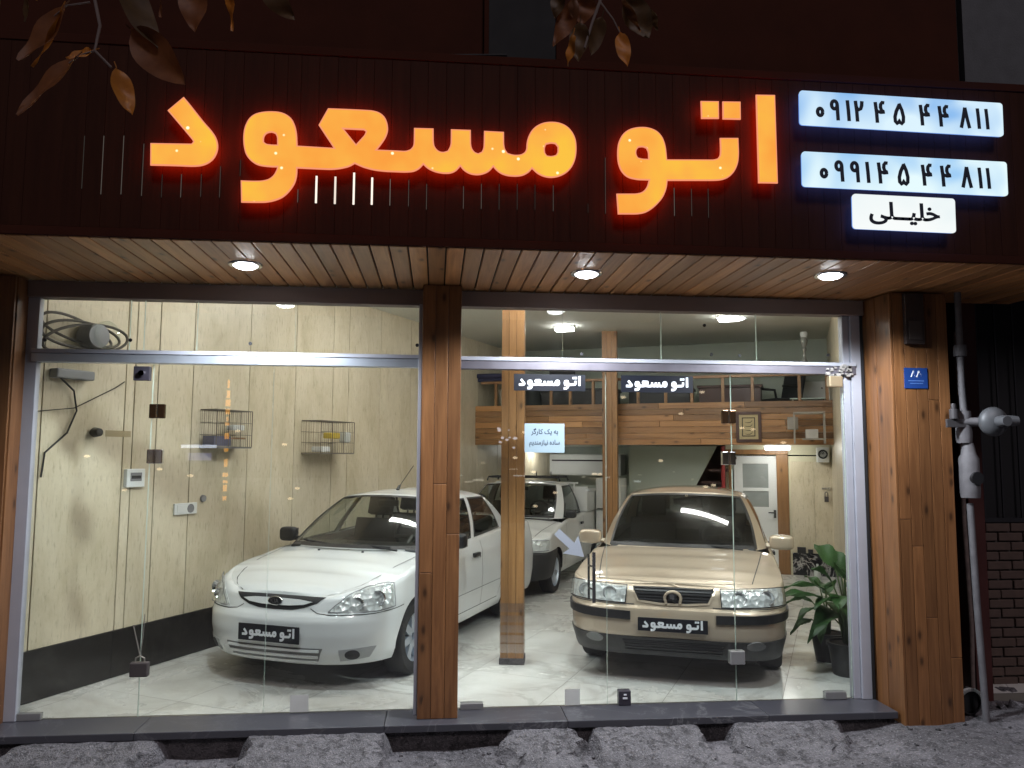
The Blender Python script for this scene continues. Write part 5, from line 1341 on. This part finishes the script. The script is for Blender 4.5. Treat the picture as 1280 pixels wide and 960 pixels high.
# loudspeaker under the gallery
sp = thing('loudspeaker', 'small white wall loudspeaker with a black cone under the gallery', 'loudspeaker', inmz(5.41, .86, 1.79), MR)
B().box(-.085, .085, -.06, .2, -.10, .12).obj('cabinet', WHITE, sp, bevel=.008)
B().lathe([(0, -.045), (.03, -.05), (.055, -.066), (.068, -.07), (.068, -.06), (0, -.06)], 26, 'y', (0, 0, .02)).obj('cone', BLKM, sp, smooth=True)
single(B().box(-.03, .03, -.012, .012, -.05, .03).tube([(-.02, 0, .03), (-.02, 0, .08), (0, 0, .10), (.02, 0, .08), (.02, 0, .03)], .006, 8), 'padlock', P('old_padlock', (.10, .085, .085), .5, .5), 'dark padlock hanging from the cream cupboard door at the back', 'padlock', inmz(5.45, 1.06, 1.15), MR)
single(B().box(-.06, .05, -.02, 0, -.012, .012).box(.03, .06, -.035, 0, -.03, .02), 'door_latch', CHROME, 'metal latch on the cream cupboard door', 'latch', inmz(5.45, 1.085, 1.30), MR, bevel=.003)
for s, wd, h, lab in ((5.02, .12, .09, 'largest of the dark boxes on top of the black skirting'), (5.17, .07, .06, 'middle small dark box on the black skirting'), (5.33, .08, .035, 'flattest dark box on the black skirting near the corner')):
    single(B().box(0, wd, -.05, 0, 0, h).box(wd*.25, wd*.75, -.053, -.05, h*.2, h*.7), 'small_box', BLKP, lab, 'box', inmz(s, 1.078, .331), MR, group='small boxes on the black skirting', bevel=.004)
bo = thing('plastic_bottle', 'clear plastic bottle standing on the floor by the black skirting', 'bottle', inmz(5.28, .55), MR)
B().lathe([(0, 0), (.045, 0), (.048, .02), (.045, .06), (.048, .12), (.04, .16), (.016, .2), (.014, .22), (0, .22)], 22).obj('body', P('clear_plastic', (.6, .62, .6), .25), bo, smooth=True); B().lathe([(0, .221), (.017, .221), (.017, .245), (0, .245)], 16).obj('cap', WHITE, bo)
# fluorescent fittings
TUBE = EM('tube_light', (.985, .962, .94), 44.0)
def batten(x, y, z, rz, L, label, group, m=None, wdt=.06):
    t = thing('tube_lamp', label, 'lamp', (x, y, z), rz, group)
    B().box(-L/2, L/2, -wdt*.8, wdt*.8, -.03, 0).obj('housing', WHITE, t, bevel=.004)
    B().box(-L/2+.02, L/2-.02, -wdt, wdt, -.075, -.031).obj('tube', m or TUBE, t, bevel=.015)
p = inmz(.5, 2.4); batten(p[0], p[1], 1.949, MR, .62, 'short tube lamp under the gallery above the white pickup', 'tube lamps below the gallery')
p = inmz(4.78, .62); batten(p[0], p[1], 1.949, MR, .40, 'short tube lamp under the gallery beside the white back door', 'tube lamps below the gallery')
batten(1.80, 5.25, 3.619, MR, .30, 'tube lamp on the ceiling between the two pine posts', 'tube lamps on the showroom ceiling')
batten(3.80, 4.15, 3.619, MR, .30, 'tube lamp on the ceiling over the beige car', 'tube lamps on the showroom ceiling')
IN = 'tube lamps on the showroom ceiling'
for i, (x, y) in enumerate(((-1.2, .75), (-.3, 2.6), (.9, .6), (2.4, .55), (1.0, 2.6), (3.1, 2.6))):
    batten(x, y, 3.619, -AX if i % 2 else MR, 1.2, 'long tube lamp on the showroom ceiling, above the picture', IN)
# gallery furniture
def desk(s, bk, wd, label, mat):
    t = thing('office_desk', label, 'desk', inmz(s, bk, 2.10), MR)
    B().box(-wd/2, wd/2, -.3, .3, .70, .74).obj('top', mat, t, bevel=.004); b = B(); b.box(-wd/2+.03, wd/2-.03, -.27, -.25, .05, .70); b.obj('front_panel', mat, t)
    for s_ in (-1, 1): B().box(s_*(wd/2-.04)-.015, s_*(wd/2-.04)+.015, -.25, .27, 0, .70).obj('side_panel', mat, t)
    return t
desk(4.12, .75, .95, 'dark maroon desk on the gallery above the framed picture', DKB)
desk(1.75, .75, 1.25, 'black desk on the gallery behind the shop name sticker', BLKP)
desk(3.05, .85, 1.0, 'black desk on the gallery between the far post and the maroon desk', BLKP)
ch = thing('office_chair', 'black office chair beside the maroon desk on the gallery', 'office chair', inmz(4.83, .6, 2.10), MR-.9)
B().box(-.24, .24, -.24, .24, .44, .52).obj('seat', BLKM, ch, bevel=.03)
b = B(); b.box(-.22, .22, .2, .27, .55, 1.1, Matrix.Translation((0, -.15, .0)) @ Matrix.Rotation(-.22, 4, 'X')); b.obj('backrest', BLKM, ch, bevel=.03)
for s_ in (-1, 1):
    b = B(); b.tube([(s_*.26, .15, .5), (s_*.27, .12, .68), (s_*.27, -.15, .69)], .02, 8); b.obj('armrest', BLKP, ch)
b = B(); b.tube([(0, 0, .06), (0, 0, .44)], .028, 10)
for k in range(5): b.tube([(0, 0, .1), (.27*math.cos(k*1.257), .27*math.sin(k*1.257), .04)], .02, 8)
b.obj('base', CHROME, ch)
gt = thing('glass_table', 'pale glass topped side table at the right end of the gallery', 'table', inmz(5.25, .55, 2.10), MR)
B().box(-.28, .22, -.2, .2, .50, .515).obj('top', EDGE, gt)
for s_ in (-.24, .18):
    for y in (-.17, .17): B().tube([(s_, y, 0), (s_, y, .5)], .014, 8).obj('leg', CHROME, gt)
wp = thing('leaning_sheet', 'white leaning panel behind the glass table on the gallery', 'panel', inmz(5.28, .95, 2.10), MR)
B().box(-.3, .3, 0, .02, .0, .80).obj('board', WHITE, wp); B().lathe([(0, -.004), (.012, -.004), (.012, .0), (0, 0)], 10, 'y', (.15, 0, .7)).obj('stud', BLKM, wp)
# ornament on the gallery rail
orn = thing('glass_ornament', 'small glass hookah like ornament standing above the right bay transom', 'ornament', inmz(5.18, .02, 2.946), MR)
B().lathe([(0, 0), (.10, 0), (.11, .04), (.09, .10), (.05, .15), (.025, .2), (.02, .3), (.035, .33), (.02, .36), (.04, .40), (.05, .46), (.03, .5), (0, .5)], 24).obj('body', P('ornament_grey', (.30, .30, .28), .15, .3), orn, smooth=True)
B().lathe([(0, .501), (.045, .501), (.05, .56), (.04, .58), (0, .58)], 18).obj('bowl', WHITE, orn, smooth=True)
# clutter at the left end of the gallery
cb = thing('leaning_board', 'pale board leaning behind the left end of the gallery railing', 'board', inmz(.72, .35, 2.10), MR)
B().box(-.12, .12, 0, .02, 0, .78, Matrix.Rotation(-.18, 4, 'Y')).obj('board', P('pale_board', (.36, .34, .28), .6), cb)
single(B().box(-.35, .35, -.2, .2, 0, .07).box(-.33, .33, -.19, .19, -.06, 0), 'folded_blanket', P('navy_cloth', (.025, .025, .07), .85), 'folded dark blue cloth lying on the gallery rail at the left', 'cloth', inmz(.55, .22, 3.01), MR, bevel=.02)
tb = thing('rail_bundle', 'dark rounded bundle behind the left railing posts of the gallery', 'bundle', inmz(.98, .45, 2.10), MR)
B().lathe([(0, 0), (.16, 0), (.2, .3), (.19, .6), (.13, .82), (0, .9)], 20).obj('sack', P('dark_sack', (.03, .035, .035), .8), tb, smooth=True)
mo = thing('computer_monitor', 'dark monitor on the black desk behind the first sticker', 'monitor', inmz(1.45, .72, 2.842), MR)
B().box(-.22, .22, -.02, .02, .08, .38).obj('screen', BLKP, mo, bevel=.005); b = B(); b.box(-.1, .1, -.08, .08, 0, .012); b.box(-.02, .02, -.01, .01, .012, .1); b.obj('stand', BLKP, mo)
# fridge like white cabinet behind the far post
wc = thing('white_cabinet', 'white fridge like cabinet behind the far pine post', 'cabinet', inmz(2.24, .55), MR)
B().box(-.2, .2, 0, .5, .02, .92).obj('lower_door', WHITE, wc, bevel=.02); B().box(-.2, .2, 0, .5, .925, 1.42).obj('upper_door', WHITE, wc, bevel=.02); B().box(-.17, .0, -.012, 0, .935, .95).obj('handle', BLKM, wc)
ac = thing('air_conditioner', 'long white wall unit with a dark slot behind the pickup', 'air conditioner', inmz(.75, 3.7, 1.38), MR)
B().box(-.9, 1.1, -.25, .2, 0, .42).obj('case', WHITE, ac, bevel=.03); B().box(-.3, .75, -.256, -.251, .28, .31).obj('slot', BLKM, ac)

# ================================================================== plants
def leaf(b, base, az, L, wd, rise, droop, fold=.25, n=9, roll=0.0):
    """one broad leaf on the end of an arching line; rows across the blade"""
    d = Vector((math.cos(az), math.sin(az), 0)); side = Vector((-d.y, d.x, 0)); rows = []
    for i in range(n+1):
        u = i/n; c = Vector(base)+d*(L*u*math.cos(rise))+Vector((0, 0, L*(u*math.sin(rise)-droop*u*u)))
        hw = wd*.66*(math.sin(PI*min(1, u**.75))**.8)*(1-.15*u) if 0 < u < 1 else .001
        r_ = []
        for k in range(-3, 4):
            v = k/3; r_.append(tuple(c+side*(hw*v*math.cos(roll))+Vector((0, 0, abs(v)*fold*hw+hw*v*math.sin(roll)+.012*math.sin(u*9+v*3)))))
        rows.append(r_)
    b.grid(rows)
def plant(x, y, label, ph, pr, leaves, seed):
    t = thing('potted_plant', label, 'potted plant', (x, y, 0.001), 0, 'potted plants by the right glass')
    B().lathe([(0, 0), (pr*.72, 0), (pr*.95, ph*.9), (pr*1.04, ph*.9), (pr*1.04, ph), (pr*.9, ph), (pr*.88, ph*.93), (0, ph*.93)], 32).obj('pot', POT, t, smooth=True)
    B().lathe([(0, ph*.9), (pr*.88, ph*.9), (pr*.86, ph*.945), (0, ph*.96)], 24).obj('soil', SOIL, t)
    st_ = B(); r = random.Random(seed)
    for (az, h, out, L, wd, rise, droop) in leaves:
        a = math.radians(az); base = Vector((out*math.cos(a), out*math.sin(a), h)); m = Vector((out*.35*math.cos(a), out*.35*math.sin(a), ph+(h-ph)*.62))
        st_.tube([(.02*math.cos(a), .02*math.sin(a), ph*.9), tuple(m), tuple(base)], [.009, .007, .005], 6)
        lb = B(); leaf(lb, base, a+r.uniform(-.2, .2), L, wd, rise, droop, .3, 9, r.uniform(-.5, .5)); lb.obj('leaf', LEAFG, t, smooth=True, fix=False)
    st_.obj('stem', P('stem_green', (.06, .10, .03), .5), t, smooth=True)
plant(3.38, .62, 'taller leafy plant in a black pot, its big leaf reaching to the beige car', .26, .155,
      [(190, .62, .22, .42, .17, .25, .22), (170, .68, .16, .36, .15, .3, .3), (250, .55, .12, .34, .17, .2, .6), (215, .60, .14, .30, .14, .4, .5), (120, .85, .08, .34, .16, .9, .3), (80, .80, .08, .30, .14, 1.0, .2), (60, .75, .1, .3, .13, .8, .4), (300, .5, .1, .32, .16, .1, .8), (270, .72, .08, .28, .15, .7, .5), (20, .62, .12, .26, .12, .5, .5), (200, .5, .1, .3, .15, .2, .7), (230, .62, .1, .3, .15, .5, .6), (240, .78, .06, .26, .13, .9, .4), (180, .45, .1, .26, .13, .1, .8), (150, .74, .1, .25, .12, .9, .4), (340, .8, .05, .22, .1, .9, .4)], 3)
plant(3.44, 1.06, 'shorter leafy plant in a black pot standing behind the taller one', .24, .14,
      [(200, .45, .12, .26, .1, .2, .6), (230, .4, .12, .26, .12, .1, .8), (160, .5, .12, .24, .1, .4, .5), (270, .5, .1, .3, .13, .3, .6), (100, .6, .08, .26, .11, .8, .4), (310, .5, .1, .25, .1, .4, .5), (180, .35, .14, .2, .08, -.1, .5), (240, .62, .06, .3, .15, .8, .6), (60, .55, .08, .25, .1, .7, .5)], 5)

# ================================================================== right pier and recess fittings
hn = thing('house_number', 'blue enamel house number plate on the orange brown pier', 'sign', (3.44, -.362, 2.345))
B().box(-.09, .09, -.004, 0, -.075, .075).obj('plate', BLUEP, hn, bevel=.002)
shift(text_b('۸۸', .085, .0012, .01, .05), 0, -.0048, .032).obj('number', STICK, hn)
b = B(); b.box(-.06, .06, -.0052, -.0042, -.022, -.017); b.box(-.05, .05, -.0052, -.0042, -.04, -.036); b.obj('small_line', P('pale_blue', (.10, .2, .5), .4), hn)
mb = thing('meter_box', 'small dark box high on the pier above the house number', 'box', (3.43, -.362, 2.76))
B().box(-.072, .072, -.035, 0, -.17, .2).obj('case', P('meter_brown', (.045, .032, .03), .5), mb, bevel=.004); B().box(-.05, .05, -.04, -.0355, -.14, .0).obj('lid', P('meter_lid', (.07, .055, .05), .45), mb, bevel=.003)
gp = thing('gas_pipe', 'grey gas pipe with regulator and valve beside the pier', 'gas pipe', (3.785, -.37, GZ))
b = B(); b.tube([(.0, 0, 3.3), (.0, 0, 2.45)], .023, 14); b.tube([(0, 0, 2.45), (.01, 0, 2.2)], .024, 14); b.obj('upper_pipe', PIPE, gp, smooth=True)
b = B(); b.lathe([(0, 2.68), (.042, 2.68), (.046, 2.71), (.042, 2.76), (0, 2.76)], 18); b.obj('coupling', PIPE, gp, smooth=True)
b = B(); b.tube([(.02, 0, 1.62), (.03, -.01, .9), (.055, -.02, 0.02)], .023, 16); b.obj('lower_pipe', PIPE, gp, smooth=True)
b = B(); b.lathe([(0, -.06), (.05, -.058), (.095, -.03), (.105, -.01), (.105, .01), (.095, .03), (.05, .05), (0, .05)], 36, 'y', (.155, -.1, 2.20)); b.obj('regulator', P('regulator_grey', (.11, .115, .125), .5, .2, vary=.3), gp, smooth=True)
b = B(); b.tube([(.17, -.14, 2.205), (.29, -.16, 2.205)], [.045, .035], 16); b.lathe([(0, -.24), (.035, -.24), (.04, -.15), (0, -.15)], 20, 'y', (.155, 0, 2.2)); b.obj('regulator_cap', P('regulator_grey', (.11, .115, .125), .5, .2, vary=.3), gp, smooth=True)
b = B(); b.tube([(-.02, -.02, 2.2), (.12, -.08, 2.2)], .032, 12); b.lathe([(0, 2.05), (.05, 2.05), (.055, 2.1), (.05, 2.28), (0, 2.28)], 16, 'z', (0.0, 0, 0)); b.obj('valve_body', PIPE, gp, smooth=True)
b = B(); b.box(-.16, -.01, -.05, -.03, 2.16, 2.22); b.tube([(-.10, -.04, 2.22), (-.10, -.04, 2.29)], .03, 12); b.tube([(-.10, -.04, 2.29), (-.10, -.04, 2.33)], .018, 10); b.obj('valve_handle', P('valve_dark', (.08, .075, .08), .5, .3), gp, bevel=.003)
b = B(); b.lathe([(0, 1.66), (.062, 1.66), (.066, 1.7), (.066, 1.94), (.05, 1.97), (.035, 2.05), (0, 2.05)], 20, 'z', (.02, -.01, 0)); b.obj('meter_union', PIPE, gp, smooth=True)
b = B(); b.lathe([(0, -.085), (.045, -.085), (.05, -.06), (0, -.06)], 20, 'y', (.03, 0, 1.80)); b.obj('union_cap', BLKP, gp)
b = B(); b.tube([(.0, 0, 0), (.02, 0, .7), (.0, 0, 1.5), (.01, 0, 2.4), (0, 0, 2.9)], .018, 10)
single(b, 'thin_pipe', P('thin_pipe_flaking', (.16, .12, .11), .7, .2, vary=.7, scale=30), 'thin flaking pipe just right of the gas pipe', 'pipe', (3.93, -.12, GZ), smooth=True)
dp = thing('drain_pipe', 'short black drain pipe end with a white rim at the foot of the pier', 'pipe', (3.79, -.2, .05))
B().lathe([(.075, -.10), (.085, -.10), (.085, .3), (.075, .3)], 30, 'y').obj('pipe', BLKM, dp, smooth=True)
b = B()
for k in range(13):
    a = math.radians(20+k*11); b.box(-.014, .014, -.115, -.09, .079, .098, Matrix.Rotation(PI/2-a, 4, 'Y'))
b.obj('white_rim', WHITE, dp); B().lathe([(0, -.08), (.076, -.08), (.076, -.07), (0, -.07)], 24, 'y').obj('plug', VOIDM, dp)

# ================================================================== leaves hanging into the picture from a street tree
def hanging(label, root, twigs, leaves, seed, dx=0, dz=0):
    twigs = [([(x+dx, y, z+dz) for x, y, z in tw], rad) for tw, rad in twigs]; leaves = [(x+dx, y, z+dz, x2+dx, z2+dz, wd, m, tl) for x, y, z, x2, z2, wd, m, tl in leaves]
    t = thing('tree_branch', label, 'tree branch', root, 0, 'branch ends hanging before the sign'); r = random.Random(seed); R0 = Vector(root)
    b = B()
    for tw, rad in twigs: b.tube([tuple(Vector(p)-R0) for p in tw], [rad*(1-.5*i/len(tw)) for i in range(len(tw))], 7)
    b.obj('twig', BARK, t, smooth=True)
    for (x, y, z, x2, z2, wd, m, tilt) in leaves:
        a = Vector((x, y, z))-R0; e = Vector((x2, y+r.uniform(-.03, .03), z2))-R0; ax = (e-a); L = ax.length; ax.normalize()
        fwd_ = Vector((0, -1, 0)); sd_ = ax.cross(fwd_).normalized(); nrm = sd_.cross(ax); M3 = Matrix.Rotation(tilt, 3, ax); sd_ = M3 @ sd_; nrm = M3 @ nrm
        rows = []; N = 11; curl = r.uniform(.03, .13); fold = r.uniform(.1, .35); wd *= 1.18; wv = r.uniform(0, 6)
        for i in range(N+1):
            u = i/N; c = a+ax*(L*u)+nrm*(-curl*L*math.sin(PI*u*.9)); hw = wd*.5*(math.sin(PI*u**.85)**.75 if 0 < u < 1 else .02)*(1-.25*u)
            rows.append([tuple(c+sd_*(hw*v)+nrm*(abs(v)**1.3*hw*fold+.006*math.sin(u*11+wv+v*2))) for v in (-1, -.66, -.33, 0, .33, .66, 1)])
        lb = B(); lb.grid(rows); lb.tube([tuple(a-ax*.03), tuple(a)], .0025, 5); lb.obj('leaf', m, t, smooth=True, fix=False)
Y1 = -2.4
hanging('branch of brown leaves hanging at the upper left', (-1.44, Y1, 4.04),
        [([(-1.30, Y1, 3.95), (-1.32, Y1, 3.62), (-1.285, Y1, 3.47), (-1.30, Y1, 3.36), (-1.23, Y1, 3.29)], .008), ([(-1.33, Y1, 3.57), (-1.42, Y1, 3.55), (-1.47, Y1, 3.50)], .004), ([(-1.30, Y1, 3.36), (-1.35, Y1, 3.34), (-1.40, Y1, 3.30)], .004), ([(-1.3, Y1, 3.75), (-1.0, Y1, 3.85), (-.8, Y1, 3.9)], .006), ([(-1.31, Y1, 3.72), (-1.6, Y1, 3.8), (-1.75, Y1, 3.85)], .006)],
        [(-1.43, Y1, 3.55, -1.60, 3.30, .15, LEAFB, .5), (-1.44, Y1, 3.54, -1.55, 3.28, .07, LEAFY, 1.2), (-1.37, Y1, 3.33, -1.58, 3.06, .12, LEAFB, .6), (-1.31, Y1, 3.36, -1.42, 3.33, .05, LEAFY, .4), (-1.21, Y1, 3.29, -1.13, 3.09, .08, LEAFY, -.5), (-1.16, Y1, 3.46, -.93, 3.22, .15, LEAFB, .3),
         (-1.20, Y1, 3.70, -1.04, 3.38, .13, LEAFD, -.7), (-1.10, Y1, 3.78, -1.05, 3.52, .05, LEAFB, 1.0), (-.93, Y1, 3.72, -.90, 3.46, .12, LEAFB, .15), (-.79, Y1, 3.72, -.76, 3.49, .055, LEAFY, .9), (-.64, Y1, 3.70, -.50, 3.56, .09, LEAFD, .4), (-1.78, Y1, 3.75, -1.72, 3.42, .13, LEAFD, .2), (-1.63, Y1, 3.72, -1.60, 3.48, .08, LEAFD, .9), (-1.50, Y1, 3.72, -1.56, 3.58, .06, LEAFY, .8), (-1.9, Y1, 3.8, -1.93, 3.55, .1, LEAFD, .4)], 1, -.14, .09)
hanging('branch of olive and yellow leaves hanging above the middle of the sign', (.72, Y1, 3.98),
        [([(.72, Y1, 3.98), (.70, Y1, 3.80), (.665, Y1, 3.70), (.63, Y1, 3.58)], .008), ([(.70, Y1, 3.80), (.76, Y1, 3.72), (.79, Y1, 3.66)], .004), ([(.71, Y1, 3.9), (.85, Y1, 3.85), (.9, Y1, 3.8)], .005), ([(.71, Y1, 3.88), (.56, Y1, 3.84), (.5, Y1, 3.8)], .005)],
        [(.59, Y1, 3.81, .49, 3.60, .09, LEAFB, .4), (.62, Y1, 3.82, .62, 3.70, .12, LEAFB, .1), (.61, Y1, 3.70, .60, 3.52, .085, LEAFD, .3), (.58, Y1, 3.64, .55, 3.49, .05, LEAFY, .9), (.71, Y1, 3.73, .665, 3.56, .075, LEAFD, -.3), (.79, Y1, 3.66, .815, 3.49, .065, LEAFY, .1), (.83, Y1, 3.83, .92, 3.64, .12, LEAFD, .3), (.80, Y1, 3.82, .88, 3.66, .04, LEAFB, 1.1), (.92, Y1, 3.78, .96, 3.68, .04, LEAFD, .8), (.52, Y1, 3.88, .50, 3.72, .07, LEAFD, .5)], 2)

# ================================================================== lights across the street, seen only as reflections in the glass
t = thing('neon_bar', 'tall orange neon bar across the street, mirrored in the left bay', 'neon sign', (-5.1, -14, .6))
B().box(-.10, .10, -.06, 0, 0, 2.9).obj('housing', BLKP, t); b = B(); r = random.Random(3); z = .05
while z < 2.8:
    h_ = r.uniform(.06, .22); a = r.uniform(.02, .06); b.box(-a, a, .001, .03, z, z+h_); z += h_+r.uniform(.02, .16)*(1.6 if z < 1.7 else .4)
b.obj('tube', EM('neon_orange', (1, .42, .03), 5.5), t)
t = thing('shop_fascia_light', 'lit white shop fascia across the street, mirrored beside the orange neon bar', 'shop sign', (-5.75, -14, 1.55))
B().box(-.45, .45, -.1, 0, 0, .5).obj('housing', BLKP, t); B().box(-.42, .42, .001, .02, .36, .44).obj('strip', EM('cool_strip', (.8, .85, 1), 6), t); B().box(-.25, .3, .001, .02, .06, .24).obj('panel', EM('violet_panel', (.35, .35, .75), 2.2), t)
t = thing('lit_shopfront', 'row of lit shop windows across the street, mirrored in the right bay', 'shopfront', (4, -15, 0))
B().box(-4, 4, -.2, 0, 0, 3).obj('wall', DARKW, t)
r = random.Random(8)
for i in range(16):
    x, z, w_, h_ = r.uniform(-3.6, 3.6), r.gauss(1.25, .28), r.uniform(.05, .3), r.uniform(.02, .06)
    B().box(x-w_/2, x+w_/2, .002, .02, z, z+h_).obj('lit_window', EM('shop_window_%d' % (i % 3), ((1, .9, .75), (.85, .95, 1), (1, .8, .55))[i % 3], (2.2, 3.0, 1.6)[i % 3]), t)
bulb0 = None
r = random.Random(21)
for i in range(24):
    x = r.choice((r.uniform(-8, -2), r.uniform(1, 9.5), r.uniform(1, 9.5))); z = r.gauss(1.35, .35) if i % 3 else r.gauss(2.6, .5)
    if bulb0 is None:
        bulb0 = thing('street_bulb', 'small bare bulb among the lights across the street', 'bulb', (x, -14, z), 0, 'bulbs across the street')
        B().lathe([(0, -.04), (.05, -.03), (.07, 0), (.045, .025), (0, .03)], 12).obj('globe', EM('warm_bulb', (1, .78, .52), 6), bulb0, smooth=True); B().lathe([(0, .031), (.016, .031), (.016, .09), (0, .09)], 8).obj('socket', BLKP, bulb0)
    else: dup(bulb0, (x, -14+r.uniform(-1, 1), z))
